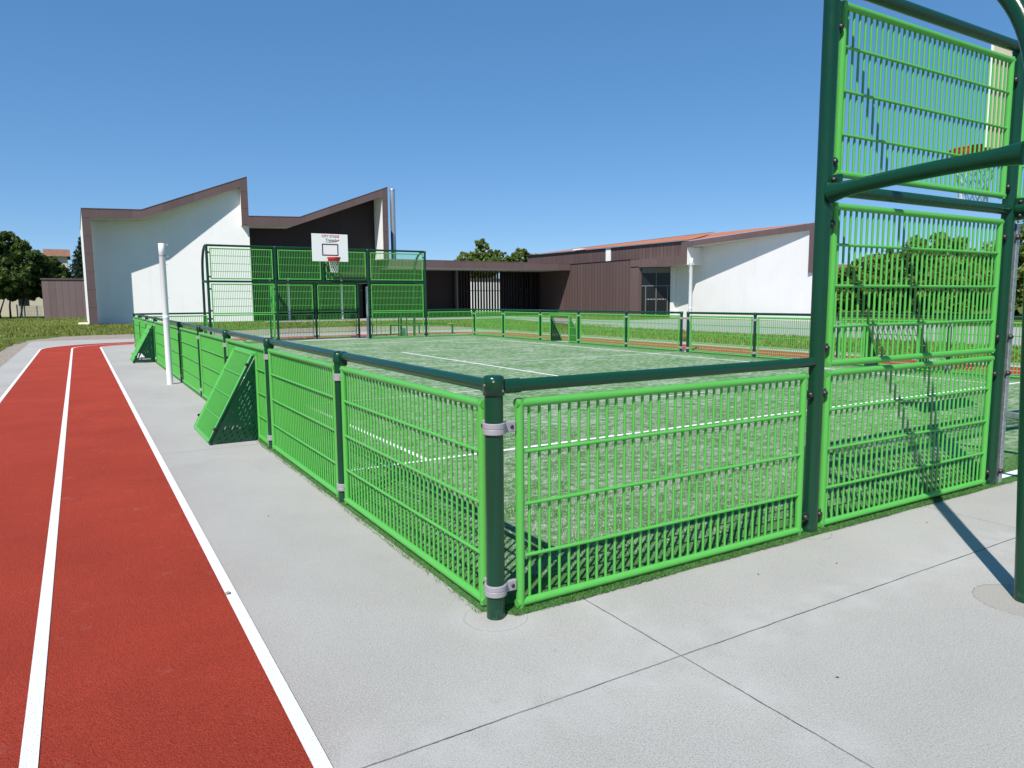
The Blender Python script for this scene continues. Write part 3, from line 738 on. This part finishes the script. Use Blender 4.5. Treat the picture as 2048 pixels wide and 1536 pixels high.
# ------------------------------------------------------------------ basketball hoops
def hoop(label, cx, y0, s, zb, bh=.92):
    """s: direction into the court"""
    t = thing('basketball_hoop', label, 'basketball hoop', (cx, y0, zb), 'hoops above the goals')
    yb = y0+s*.80; w = .66; z0, z1 = zb-.06, zb+bh
    MB().box((cx-w, min(yb, yb-s*.022), z0), (cx+w, max(yb, yb-s*.022), z1), .004).build('backboard', board_white, t)
    bd = [c for c in t.children][0] if t.children else None
    bd = bpy.data.objects[[o.name for o in COL.objects if o.parent == t][0]]
    f = yb+s*.0015; f2 = yb+s*.0035; a, b = sorted2(f-.001, f2)
    l = MB(); hx = .30; h0, h1 = zb+.145, zb+.57; tk = .04
    l.box((cx-hx, a, h1-tk), (cx+hx, b, h1)); l.box((cx-hx, a, h0), (cx+hx, b, h0+tk)); l.box((cx-hx, a, h0+tk), (cx-hx+tk, b, h1-tk)); l.box((cx+hx-tk, a, h0+tk), (cx+hx, b, h1-tk))
    l.build('target_square', navy_line, bd)
    ux = (1, 0, 0) if s < 0 else (-1, 0, 0)
    text_mesh('CITY STADE', .118, print_red, bd, (cx+.02*(-s), f2, zb+.80), ux, (0, 0, 1), bold=.003)
    text_mesh('Transalp', .125, print_teal, bd, (cx+.05*(-s), f2, zb+.665), ux, (0, 0, 1), bold=.003)
    sw = MB(); P = []
    for i in range(13):
        u = i/12; P.append((cx-s*(-.17+.50*u), f2, zb+.635+.10*u*u*u))
    sw.tube(P, [.004+.012*(i/12) for i in range(13)], 6); sw.build('swoosh', print_orange, bd)
    # arms to the wall, rim, braces
    MB().box((cx-w+.004, min(yb-s*.0225, yb-s*.030), z0+.004), (cx+w-.004, max(yb-s*.0225, yb-s*.030), z1-.004)).build('backing', cream_board, bd)
    ar = MB()
    for dx in (-.22, .22):
        ar.tube([(cx+dx, yb-s*.03, zb+.35), (cx+dx*.35, y0+s*.05, zb+.05)], .024, 10); ar.tube([(cx+dx, yb-s*.03, zb-.02), (cx+dx*.35, y0+s*.05, zb-.25)], .024, 10)
    ar.box((cx-.28, min(yb-s*.022, yb-s*.045), zb-.05), (cx+.28, max(yb-s*.022, yb-s*.045), zb+.02)); ar.box((cx-.28, min(yb-s*.022, yb-s*.045), zb+.32), (cx+.28, max(yb-s*.022, yb-s*.045), zb+.38))
    ar.build('support_arms', dark_green, t)
    rc = yb+s*.40; R = .228
    rim = MB().tube([(cx+R*math.cos(q), rc+R*math.sin(q), zb+.06) for q in (2*math.pi*i/36 for i in range(36))], .0125, 8, closed=True)
    rim.lathe((cx, rc, zb), [(.232, .062), (.236, .045), (.185, -.085), (.18, -.085), (.226, .045)], 28)
    rim.prism([(cx-.11, yb+s*.004), (cx+.11, yb+s*.004), (cx+.11, yb+s*.16), (cx+.17, rc-s*.15), (cx-.17, rc-s*.15), (cx-.11, yb+s*.16)], zb+.045, zb+.058, 'z')
    rim.box((cx-.10, min(yb+s*.003, yb+s*.012), zb-.05), (cx+.10, max(yb+s*.003, yb+s*.012), zb+.075))
    for dx in (-.09, .09): rim.prism([(yb+s*.01, zb-.045), (yb+s*.01, zb+.045), (rc-s*.17, zb+.045)], cx+dx-.005, cx+dx+.005, 'x')
    rim = rim.build('rim', red_paint, t)
    net = MB(); k = 12; L = [(.19, -.06), (.182, -.12), (.160, -.20), (.140, -.28), (.128, -.38), (.13, -.47)]
    for j in range(k):
        for sg in (1, -1):
            pts = []
            for q, (rr, dz) in enumerate(L):
                an = 2*math.pi*(j+sg*.5*(q % 2))/k; pts.append((cx+rr*math.cos(an), rc+rr*math.sin(an), zb+dz))
            net.tube(pts, .0045, 4, False)
    net.build('net', net_white, rim)
hoop('near basketball hoop seen from behind through the top green bars at right', 6.33, 0, 1, 2.91, .865)
hoop('far basketball hoop with white printed backboard and net above the far goal', 6.40, YF, -1, 2.97)

# ------------------------------------------------------------------ white net poles
def net_pole(label, x, y, h, hs):
    t = thing('net_pole', label, 'pole', (x, y, 0), 'white net poles on both sides of the court')
    p = MB().lathe((x, y, 0), [(.052, 0), (.052, h-.17), (.0535, h-.168), (.0535, h-.004), (.047, h), (0, h)], 24).build('tube', white_paint, t)
    MB().lathe((x, y, 1.22), [(.0525, -.03), (.0545, -.028), (.0545, .028), (.0525, .03)], 24).build('joint_ring', white_paint, p)
    MB().lathe((x, y, h-.2), [(.0525, -.028), (.0535, -.026), (.0535, .0), (.0525, .002)], 24).build('clamp_band', grey_cast, p)
    k = MB()
    for z in (h-.03, h-.235, h-.37, h-.96):
        k.tube([(x+hs*.05, y, z), (x+hs*.085, y, z), (x+hs*.10, y, z+.022)], .004, 6)
    k.build('hooks', white_paint, t)
net_pole('white metal net pole standing on the concrete between track and left fence', -.24, 11.43, 2.52, 1)
net_pole('white metal net pole beyond the right fence in front of the white gable', 12.95, 11.78, 2.59, -1)

# ------------------------------------------------------------------ gym building (far left)
Y0, Y1, YE = 51.6, 53.55, 68.
t = thing('gym_building', 'white gym with folded brown roof edge at left behind the far goal', 'building', (9, Y1, 0))
yw = lambda x: Y0+2.15-.18*(x+.48)
gx = (-.95, 2.49, 9.22, 9.37); gz = (7.35, 7.4, 10.1, 10.0); gv = []
for x_, z_ in zip(gx, gz): gv += [(x_, yw(x_), 0), (x_, yw(x_), z_), (x_, YE, 0), (x_, YE, z_)]
gf_ = [(0, 1, 3, 2), (12, 14, 15, 13)]
for k in range(3): gf_ += [(4*k, 4*k+4, 4*k+5, 4*k+1), (4*k+1, 4*k+5, 4*k+7, 4*k+3), (4*k+2, 4*k+3, 4*k+7, 4*k+6)]
MB().add(gv, gf_).build('white_wall', white_render, t)
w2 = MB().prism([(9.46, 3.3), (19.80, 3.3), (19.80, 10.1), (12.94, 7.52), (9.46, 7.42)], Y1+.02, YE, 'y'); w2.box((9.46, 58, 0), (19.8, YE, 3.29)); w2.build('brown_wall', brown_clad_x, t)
outer = [(-.97, 7.47), (2.49, 7.57), (9.28, 10.24), (9.29, 7.52), (12.94, 7.64), (19.85, 10.30)]
# fascia band, 5 cm thick sheet edge then the deep soffit behind it
def bandseg(mb, quad, a, b): mb.prism(quad, a, b, 'y')
def fasc(a, b, inset):
    m = MB(); i = inset
    bandseg(m, [(-.48+i, 7.48-i), (-.48+i, 6.90+i), (2.46, 7.00+i), (2.49, 7.565-i)], a, b)
    bandseg(m, [(2.49, 7.565-i), (2.46, 7.00+i), (8.82, 9.52+i), (8.82, 10.055-i)], a, b)
    bandseg(m, [(9.28+i, 7.52-i), (9.28+i, 6.85+i), (12.36, 6.94+i), (12.94, 7.64-i)], a, b)
    bandseg(m, [(12.94, 7.64-i), (12.36, 6.94+i), (19.40-i, 9.56+i), (19.40-i, 10.12-i)], a, b)
    return m
fasc(Y0, Y0+.06, 0).build('fascia', brown_fascia, t); fasc(Y0+.061, Y1-.01, .012).build('soffit', soffit_white, t)
lg = MB(); lg.prism([(-.97, 0), (-.481, 0), (-.481, 7.48), (-.97, 7.47)], Y0, Y0+.06, 'y'); lg.prism([(8.821, 6.85), (9.279, 6.85), (9.279, 10.24), (8.821, 10.06)], Y0, Y0+.06, 'y'); lg.prism([(19.401, 4.74), (19.85, 4.74), (19.85, 10.30), (19.401, 10.12)], Y0, Y0+.06, 'y')
lg.build('corner_trim', brown_leg, t)
fn = MB(); fn.box((-.955, Y0+.061, 0), (-.49, Y1-.01, 7.40)); fn.box((8.835, Y0+.061, 6.87), (9.265, Y1-.01, 10.0)); fn.box((19.415, Y0+.061, 4.76), (19.835, Y1-.01, 10.05)); fn.build('side_fins', white_render, t)
rf = MB()
for k in range(len(outer)-1):
    (xa, za), (xb, zb) = outer[k], outer[k+1]
    if abs(xb-xa) < .1: rf.prism([(xa, zb), (xa+.03, zb), (xa+.03, za+.02), (xa, za+.02)], Y0, YE, 'y')
    else: rf.prism([(xa-.01, za+.003), (xb+.01, zb+.003), (xb+.01, zb+.05), (xa-.01, za+.05)], Y0-.02, YE, 'y')
rf.build('roof', brown_fascia, t)
# glazed entrance under the second bay
gw = MB().box((9.6, 57.6, .05), (19.7, 57.66, 3.28)).build('glazing', glass, t)
mu = MB()
for x in np.arange(9.7, 19.7, 1.25): mu.box((x-.03, 57.52, .05), (x+.03, 57.595, 3.27))
mu.box((9.6, 57.53, 2.35), (19.7, 57.59, 2.41)); mu.build('mullions', frame_grey, gw)
for x in (11.35, 12.75, 17.05): MB().tube([(x, 55.2, 0), (x, 55.2, 3.3)], .09, 14).build('column', white_render, t)
# flue
o = thing('metal_flue', 'tall round metal flue rising beside the gym roof peak', 'flue', (22.0, 56, 0))
MB().tube([(22.0, 56, 4.6), (22.0, 56, 10.85)], .22, 20).build('pipe', galv, o); MB().lathe((22.0, 56, 10.85), [(.24, -.06), (.24, .02), (.18, .05)], 20).build('collar', galv, o)

# ------------------------------------------------------------------ canopy link and right building
t = thing('canopy_building', 'long flat brown canopy with slatted screen linking gym and right building', 'building', (28, 51.5, 0))
cf = MB().box((19.87, 51.5, 4.12), (37.38, 51.56, 4.70)).build('fascia', brown_fascia, t)
MB().box((19.87, 51.57, 4.16), (37.38, 60.0, 4.64)).build('roof_slab', soffit_white, t)
MB().box((19.845, 51.5, 4.10), (19.868, 56, 4.70)).build('end_cap', brown_fascia, t)
MB().box((19.87, 51.49, 4.705), (37.40, 60.0, 4.76)).build('roof', brown_fascia, t)
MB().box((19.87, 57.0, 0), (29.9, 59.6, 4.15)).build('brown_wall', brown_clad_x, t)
sc = MB()
for i, x in enumerate(np.arange(28.3, 37.3, .30)): sc.box((x, 56.4, .1), (x+.11, 56.56, 4.15))
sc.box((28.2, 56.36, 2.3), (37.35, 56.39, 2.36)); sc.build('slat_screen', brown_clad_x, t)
MB().box((28.12, 56.3, 0), (28.26, 56.7, 4.15)).build('steel_post', frame_grey, t)
db = MB().box((33.9, 58.2, 0), (37.35, 58.3, 4.15)).build('glazed_wall', glass, t)
hb = MB()
for x in (35.3, 36.1, 36.7): hb.box((x, 58.08, .4), (x+.09, 58.16, 2.6))
hb.build('door_bars', frame_grey, db)
# sunlit white wall across the courtyard behind the screen
t = thing('courtyard_wall', 'sunlit white wall seen in strips through the slatted screen', 'wall', (38, 72, 0)); MB().box((38.0, 72, 0), (42.3, 72.4, 3.75)).build('white_wall', white_render, t); MB().box((37.9, 71.9, 3.75), (42.4, 72.6, 4.0)).build('coping', brown_fascia, t)

XB = 37.4
t = thing('right_building', 'brown clad building with terracotta roof and a big white gable wall at right', 'building', (XB, 38, 0))
MB().prism([(43.07, 0), (62, 0), (62, 4.66), (43.07, 4.66)], XB, XB+1.2, 'x').build('low_brown_wall', brown_clad_y, t)
tr = MB(); tr.box((XB-.03, 42.08, 0), (XB+.3, 43.07, 4.08)); tr.box((XB-.03, 37.30, 4.0), (XB+.03, 43.07, 4.62)); tr.prism([(36.78, 3.99), (37.30, 3.99), (37.30, 5.665), (36.78, 5.68)], XB-.03, XB+.04, 'x'); tr.build('smooth_trim', brown_fascia_side, t)
MB().box((XB+.035, 37.32, 4.02), (XB+2.1, 43.0, 4.60)).build('porch_ceiling', soffit_white, t)
MB().box((XB-.05, 43.08, 4.665), (XB+1.2, 62, 4.70)).build('coping', black_paint, t)
MB().prism([(37.75, 4.3), (60.45, 4.3), (60.45, 5.98), (37.75, 5.87)], XB+1.0, XB+1.12, 'x').prism([(40.4, 4.3), (60.45, 4.3), (60.45, 5.9), (40.4, 5.8)], XB+1.12, XB+12, 'x').build('upper_brown_wall', brown_clad_y, t)
MB().box((XB+.94, 46.9, 4.7), (XB+.995, 47.55, 5.9)).build('white_strip', white_render, t)
rfm = MB(); rfm.add([(XB+.85, 37.31, 5.90), (XB+.85, 60.55, 6.01), (XB+12, 68, 7.42), (XB+12, 45.6, 7.56), (XB+4, 39, 6.4)], [(0, 1, 2, 3, 4)])
rfm.add([(XB+.2, 26.2, 6.08), (XB+.2, 37.3, 5.73), (XB+12, 45.5, 7.50), (XB+12, 36.0, 7.42)], [(0, 1, 2, 3)]); rfm.build('tiled_roof', tile, t)
ed = MB(); ed.prism([(37.31, 5.875), (60.5, 5.985), (60.5, 6.015), (37.31, 5.905)], XB+.80, XB+.86, 'x'); ed.prism([(45.6, 7.56), (68, 7.42), (68, 7.46), (45.6, 7.60)], XB+12, XB+12.1, 'x'); ed.build('roof_edge', brown_fascia_side, t)
MB().box((XB+1.6, 52.2, 6.06), (XB+2.3, 53.4, 6.20)).build('rooflight', white_render, t)
MB().box((XB+.045, 36.80, 3.99), (XB+1.72, 37.28, 5.29)).build('porch_cheek', white_render, t)
# gable: brown sloping fascia and leg, deep overhang, white wall set at an angle behind
fa = MB(); fa.prism([(26.3, 5.62), (36.78, 5.30), (36.78, 5.68), (26.3, 6.03)], XB-.03, XB+.03, 'x'); fa.prism([(25.8, 3.03), (26.3, 3.03), (26.3, 6.03), (25.8, 6.045)], XB-.03, XB+.03, 'x'); fa.build('gable_fascia', brown_fascia_side, t)
so_ = MB(); fp = [(XB+.035, 25.82), (XB+.035, 36.76), (XB+2.6, 36.76), (XB+2.6, 28.3)]
so_.add([(x_, y_, 5.635-.0305*(y_-26.3)) for x_, y_ in fp]+[(x_, y_, 5.96-.033*(y_-26.3)) for x_, y_ in fp], [(0, 1, 2, 3), (7, 6, 5, 4), (0, 4, 5, 1), (1, 5, 6, 2), (2, 6, 7, 3), (3, 7, 4, 0)]); so_.build('soffit', soffit_white, t)
MB().add([(XB+.06, 25.81, 0), (XB+2.09, 40.0, 0), (XB+2.09, 40.0, 5.30), (XB+.06, 25.81, 5.7), (XB+9, 33.6, 0), (XB+9, 33.6, 5.5), (XB+9, 40.0, 0), (XB+9, 40.0, 5.30)], [(0, 1, 2, 3), (0, 3, 5, 4), (1, 6, 7, 2), (4, 5, 7, 6), (3, 2, 7, 5)]).build('gable_wall', white_render, t)
MB().box((XB+1.80, 40.01, 0), (XB+2.10, 40.35, 4.01)).build('corner_pier', white_render, t)
# glazed entrance, its plane set at an angle under the porch
EA, EB = Vector((XB+.32, 42.07, 0)), Vector((XB+1.98, 40.36, 0)); ed_ = (EB-EA).normalized(); en = Vector((-ed_.y, ed_.x, 0)); en = en if en.x < 0 else -en; EL = (EB-EA).length
def eb(m, s0, s1, z0, z1, k0, k1):
    v = [EA+ed_*s_+en*k_+Vector((0, 0, z_)) for z_ in (z0, z1) for k_ in (k0, k1) for s_ in (s0, s1)]
    m.add(v, [(0, 2, 3, 1), (4, 5, 7, 6), (0, 1, 5, 4), (2, 6, 7, 3), (0, 4, 6, 2), (1, 3, 7, 5)]); return m
dg_ = eb(MB(), 0, EL, .02, 4.0, -.03, 0).build('entrance_glazing', glass, t)
mf = MB()
for q in (.32, 1.15, 2.05): eb(mf, q-.035, q+.035, .02, 2.47 if q != 1.15 else 3.99, .01, .07)
eb(mf, 0, EL, 2.48, 2.56, .01, .06); eb(mf, 0, EL, 3.55, 3.61, .01, .05); mf.build('door_frame', frame_grey, dg_)
for q in np.arange(.42, 2.0, .12): eb(MB(), q, q+.035, 1.42, 1.48, .008, .016).build('safety_dot', white_paint, dg_)
eb(MB(), 0, EL, 3.62, 3.99, .008, .04).build('blind_box', frame_grey, dg_)

# small far building with a white gable
t = thing('distant_gable_building', 'distant white gable with terracotta roof showing above the canopy', 'building', (66, 118, 0))
MB().prism([(57.6, 0), (64.3, 0), (64.3, 9.02), (57.6, 8.25)], 112, 125, 'y').build('white_wall', white_render, t)
MB().prism([(50, 7.6), (57.7, 8.26), (64.5, 9.03), (64.5, 9.2), (57.7, 8.55), (50, 8.0)], 111.6, 126, 'y').build('roof', tile, t)
# shed and houses at left
t = thing('shed', 'flat brown sheet clad shed left of the white gym', 'shed', (-2.7, 81, 0))
MB().box((-4.40, 80.5, .0), (-.55, 86, 3.72)).build('wall', brown_shed, t); MB().box((-4.48, 80.42, 3.725), (-.5, 86.1, 3.86)).build('roof', brown_fascia, t)
t = thing('concrete_step', 'pale concrete plinth at the foot of the gym corner by the shed', 'plinth', (-1.6, 54, 0)); MB().box((-1.6, 53.4, 0), (-.98, 56.5, .10), .02).build('block', cream_render, t)
def house(label, x0, x1, y, ze, zr, depth=9, wall=cream_render, rt=None):
    t = thing('house', label, 'house', ((x0+x1)/2, y, 0), 'tiled houses far behind the trees')
    MB().box((x0, y, 0), (x1, y+depth, ze)).build('wall', wall, t)
    rf = MB(); m_ = y+depth/2; rf.add([(x0-.4, y-.5, ze-.1), (x1+.4, y-.5, ze-.1), (x1+.4, m_, zr), (x0-.4, m_, zr), (x0-.4, y+depth+.5, ze-.1), (x1+.4, y+depth+.5, ze-.1)], [(0, 1, 2, 3), (3, 2, 5, 4), (0, 3, 4), (1, 5, 2)]); rf.build('roof', rt or tile_old, t)
    wn = MB(); n = max(1, int((x1-x0)/3))
    for i in range(n):
        xx = x0+(x1-x0)*(i+.5)/n
        for z in (1.2, 4.0):
            if z+1.3 < ze: MB().box((xx-.5, y-.03, z), (xx+.5, y-.005, z+1.3)).build('window', glass, t)
house('tan house with terracotta roof between the big left tree and the conifer', -5.0, -2.4, 122, 8.3, 9.5)
house('cream low building with pale wall seen under the left trees', -16, -4.9, 96, 3.4, 5.0)
t_ = house('house with terracotta roof at right, seen through the near goal bars', 144, 156, 99, 7.3, 9.2)
# mesh fence by the shed
t = thing('mesh_fence', 'low grey mesh fence with pale gate posts under the left tree', 'fence', (-5.4, 82, 0))
mf = MB()
for x in (-6.55, -6.2, -5.95, -4.95): MB().box((x-.05, 81.0, 0), (x+.05, 81.1, 1.35 if x < -5.5 else 1.2)).build('post', frame_grey, t)
for z in np.arange(.1, 1.25, .14): mf.tube([(-6.5, 81.05, z), (-4.5, 81.05, z)], .008, 4)
for x in np.arange(-6.5, -4.5, .12): mf.tube([(x, 81.05, .05), (x, 81.05, 1.2)], .008, 4)
mf.build('mesh', frame_grey, t)

# ------------------------------------------------------------------ trees
def crown(t, lobes, n, leaf, mat, droop=0.):
    V = []; tot = sum(l[3]*l[4] for l in lobes)
    for cx, cy, cz, rx, rz in lobes:
        k = int(n*rx*rz/tot); 
        # clumps on and in the lobe
        nc = max(12, k//55); d = rng.normal(size=(nc, 3)); d /= np.linalg.norm(d, axis=1)[:, None]; rad = rng.uniform(.45, 1.05, nc)**.6
        cc = d*rad[:, None]*np.array([rx, rx, rz])+np.array([cx, cy, cz]); cr = rng.uniform(.10, .24, nc)*rx
        ci = rng.integers(0, nc, k); q = rng.normal(size=(k, 3)); q /= np.linalg.norm(q, axis=1)[:, None]
        P = cc[ci]+q*(cr[ci]*rng.uniform(.3, 1.1, k)**.5)[:, None]*np.array([1, 1, .75])
        a = rng.normal(size=(k, 3)); a /= np.linalg.norm(a, axis=1)[:, None]; b = np.cross(a, rng.normal(size=(k, 3))); b /= np.linalg.norm(b, axis=1)[:, None]
        s_ = leaf*rng.uniform(.55, 1.3, k)[:, None]
        Q = np.empty((k, 4, 3)); Q[:, 0] = P-a*s_; Q[:, 1] = P-b*s_*.55; Q[:, 2] = P+a*s_; Q[:, 3] = P+b*s_*.55; V.append(Q.reshape(-1, 3))
    return fastmesh('crown', np.vstack(V), 4, mat, t)
def tree(label, x, y, lobes, n, leaf, mat, trunks=((0, 0),), th=3., tr=.14, group='trees behind the lawns'):
    t = thing('tree', label, 'tree', (x, y, 0), group)
    L = [(x+a, y+b, z, r, h) for a, b, z, r, h in lobes]; crown(t, L, n, leaf, mat)
    for i, (dx, dy) in enumerate(trunks):
        tk = MB(); top = Vector((x+dx*1.6+random.uniform(-.2, .2), y+dy, th)); tk.tube([(x+dx, y+dy, 0), (x+dx*1.2, y+dy, th*.45), top], [tr, tr*.8, tr*.6], 8)
        for (lx, ly, lz, lr, lh) in L[:6]: tk.tube([top, (top+Vector((lx, ly, lz)))*.5+Vector((0, 0, .2)), (lx, ly, lz)], [tr*.5, tr*.35, tr*.12], 6)
        tk.build('trunk', bark, t)
    return t
def blob(w, h, z, k, r):
    out = []
    for i in range(k):
        a = random.uniform(0, 6.28); q = random.random()**.5; out.append((math.cos(a)*q*w, math.sin(a)*q*w, z+random.uniform(-1, 1)*h*(1-q*.6), r*random.uniform(.75, 1.2), r*random.uniform(.65, 1.)))
    return out
tree('big dark tree at the left picture edge with the lit rounded top', -7.4, 85, [(0, 0, 6.6, 2.0, 1.8), (1.5, 0, 5.6, 1.8, 1.7), (-1.6, 0, 6.2, 2.0, 1.8), (2.4, .5, 4.4, 1.5, 1.6), (0, -1, 4.2, 2.4, 1.6), (-3, 0, 4.8, 2.2, 2), (-1.2, 0, 7.4, 1.2, 1.0), (2.6, 0, 3.0, 1.3, 1.2), (1.0, -1, 2.9, 1.7, 1.1), (-1, -1, 3.0, 2, 1.2), (3.2, .5, 5.0, .8, 1.1)], 38000, .20, leaf_dark, ((-.8, 0), (0, .5), (.9, -.3)), 2.6, .1)
tree('dark low crowned tree in front of the left tree group', -9.6, 81, [(0, 0, 3.9, 2.1, 1.7), (1.6, 0, 3.4, 1.7, 1.3), (-1.8, 0, 4.0, 1.8, 1.8), (2.6, .4, 3.6, 1.2, 1.0), (0, 0, 2.5, 2.2, .8)], 24000, .18, leaf_dark, ((-.5, 0), (.6, .2), (1.5, .3)), 2.2, .08)
tree('leafy bush tree filling the gap beside the shed', -4.0, 88, [(0, 0, 3.6, 1.0, 1.2), (-1.2, 0, 4.4, 1.4, 1.5), (.9, 0, 3.8, .8, .5)], 6000, .17, leaf_mid, ((0, 0),), 2.4, .09)
tree('dark tree between the tan house and the brown shed', -3.9, 97, [(0, 0, 5.3, 1.5, 1.4), (.9, 0, 4.6, 1.3, 1.2), (-.9, 0, 5.0, 1.4, 1.3), (0, 0, 3.4, 2.0, 1.4)], 11000, .18, leaf_dark, ((0, 0),), 2.4, .12)
# conifer behind the shed
t = thing('conifer_tree', 'dark conifer rising behind the brown shed against the gym edge', 'tree', (-.6, 104, 0), 'trees behind the lawns')
V = []
for z in np.arange(1.5, 9.6, .5):
    rr = max(.35, (9.9-z)*.46); k = int(620*rr); a = rng.uniform(0, 6.283, k); q = rng.uniform(.1, 1, k)**.7*rr*(.75+.35*np.sin(a*5+z*3)); P = np.c_[-.6+np.cos(a)*q, 104+np.sin(a)*q, z-.22*q+rng.normal(0, .12, k)]
    b1 = rng.normal(size=(k, 3)); b1 /= np.linalg.norm(b1, axis=1)[:, None]; b2 = np.cross(b1, rng.normal(size=(k, 3))); b2 /= np.linalg.norm(b2, axis=1)[:, None]
    Q = np.stack([P-b1*.17, P-b2*.06, P+b1*.17, P+b2*.06], 1); V.append(Q.reshape(-1, 3))
fastmesh('crown', np.vstack(V), 4, leaf_con, t); MB().tube([(-.6, 104, 0), (-.6, 104, 9.3)], [.2, .03], 8).build('trunk', bark, t)
tree('tallest pale green tree rising above the canopy roof', 60.2, 110, [(0, 0, 9.8, 1.8, 2.2), (-2.6, 0, 8.4, 2.0, 1.6), (2.6, 0, 8.6, 2.0, 1.7), (0, 0, 7.4, 3.2, 2.0), (-4.4, 0, 7.4, 1.5, 1.4), (4.4, 0, 8.8, 1.1, 1.2), (0, 0, 11.4, .6, .8)], 22000, .22, leaf_mid, th=5, tr=.25)
tree('shorter tree above the canopy roof next to the brown upper wall', 69, 110, [(-.6, 0, 8.9, 1.8, 1.9), (1.7, 0, 8.4, 1.7, 1.7), (-2.4, 0, 8.0, 1.4, 1.3), (3.2, 0, 8.6, 1.1, 1.2)], 13000, .22, leaf_mid, th=5, tr=.2)
tree('tree top peeping out between gym wall and metal flue', 27.2, 76, [(0, 0, 5.9, 1.2, 1.1), (-.9, 0, 5.0, 1.2, 1.0)], 5000, .16, leaf_dark, th=3, tr=.12)
# rounded trees at right seen through the near goal wall
for i, (y, z, r, lab) in enumerate(((40.6, 2.2, 2.0, 'lowest round dark bush tree at the left end of the right tree row'), (37.6, 3.0, 2.5, 'round dark tree second in the right tree row, behind the bars'), (34.6, 3.4, 2.6, 'round tree left of the tallest in the right tree row'), (31.3, 4.0, 3.0, 'tallest dome shaped tree in the middle of the right tree row'), (27.6, 2.7, 2.4, 'low tree in the dip of the right tree row'), (24.2, 4.1, 3.1, 'loose crowned tree in the right tree row beside the galvanised jamb'), (19.2, 4.6, 3.4, 'darkest large tree at the right picture edge beyond the goal opening'))):
    tree(lab, 60+random.uniform(-1, 1), y, [(0, 0, z, r, z*.72), (random.uniform(-1, 1), 1.4, z*.8, r*.75, z*.6), (random.uniform(-1, 1), -1.3, z*.85, r*.7, z*.6), (0, 0, z*1.25, r*.7, z*.35), (0, .6, z*.5, r*.95, z*.45)], 15000, .19, leaf_mid, th=1.6, tr=.16, group='rounded trees at right')
# a far tree line closes the horizon
def woods(x0, y0, x1, y1, n, hmin, hmax, dens, leaf):
    V = []
    for i in range(n):
        u = (i+.5)/n; x = x0+(x1-x0)*u+random.uniform(-3, 3); y = y0+(y1-y0)*u+random.uniform(-3, 3); h = random.uniform(hmin, hmax); k = dens
        q = rng.normal(size=(k, 3)); q /= np.linalg.norm(q, axis=1)[:, None]; P = q*rng.uniform(.5, 1, k)[:, None]*np.array([h*.75, h*.75, h*.55])+np.array([x, y, h*.5])
        a = rng.normal(size=(k, 3)); a /= np.linalg.norm(a, axis=1)[:, None]; b = np.cross(a, rng.normal(size=(k, 3))); b /= np.linalg.norm(b, axis=1)[:, None]
        V.append(np.stack([P-a*leaf, P-b*leaf*.6, P+a*leaf, P+b*leaf*.6], 1).reshape(-1, 3))
    return np.vstack(V)
o = fastmesh('far_woods', np.vstack([woods(-90, 190, 60, 190, 22, 5, 8, 700, .5), woods(60, 180, 210, 20, 26, 5, 8, 900, .5), woods(130, 60, 150, -60, 14, 5, 8, 900, .5)]), 4, leaf_mid); o['kind'] = 'stuff'

# ------------------------------------------------------------------ small litter on the ground
o = MB().lathe((-1.03, .93, ZP+.008), [(.012, 0), (.016, .004), (.010, .009), (0, .010)], 9).build('pebble', gravel_mat, root=(0, 0, 0)); tag(o, 'single dark pebble lying on the white lane line nearest the concrete', 'pebble')
for i, (x, y, r) in enumerate(((1.95, -.42, .006), (.86, -1.18, .005), (-.55, 2.2, .007), (3.1, -.28, .007), (1.45, -.3, .005))):
    m_ = MB(); a = random.uniform(0, 3); P_ = [(x+math.cos(a+q)*r*k, y+math.sin(a+q)*r*k, ZP+.002+.003*(k < .6)) for q, k in ((0, 1.6), (1.2, .6), (2.5, .7), (3.14, 1.3), (4.2, .55), (5.3, .7))]
    m_.add(P_+[(p[0], p[1], p[2]+.0015) for p in P_], [(0, 1, 2, 3, 4, 5), (11, 10, 9, 8, 7, 6)]+[(k, (k+1) % 6, 6+(k+1) % 6, 6+k) for k in range(6)])
    lab = ('tiny dry leaf scrap on the concrete in front of the low panel', 'tiny dry leaf scrap on the concrete right of the joint crossing', 'tiny dry leaf scrap on the concrete left of the second side panel', 'tiny dry leaf scrap below the tall near goal panel', 'tiny dry leaf scrap close to the low front panel')[i]
    tag(m_.build('leaf_scrap', bark, root=(0, 0, 0)), lab, 'leaf', 'dry leaf scraps on the concrete')
# drop helper custom props
for ob in S.objects:
    if 'o_' in ob: del ob['o_']
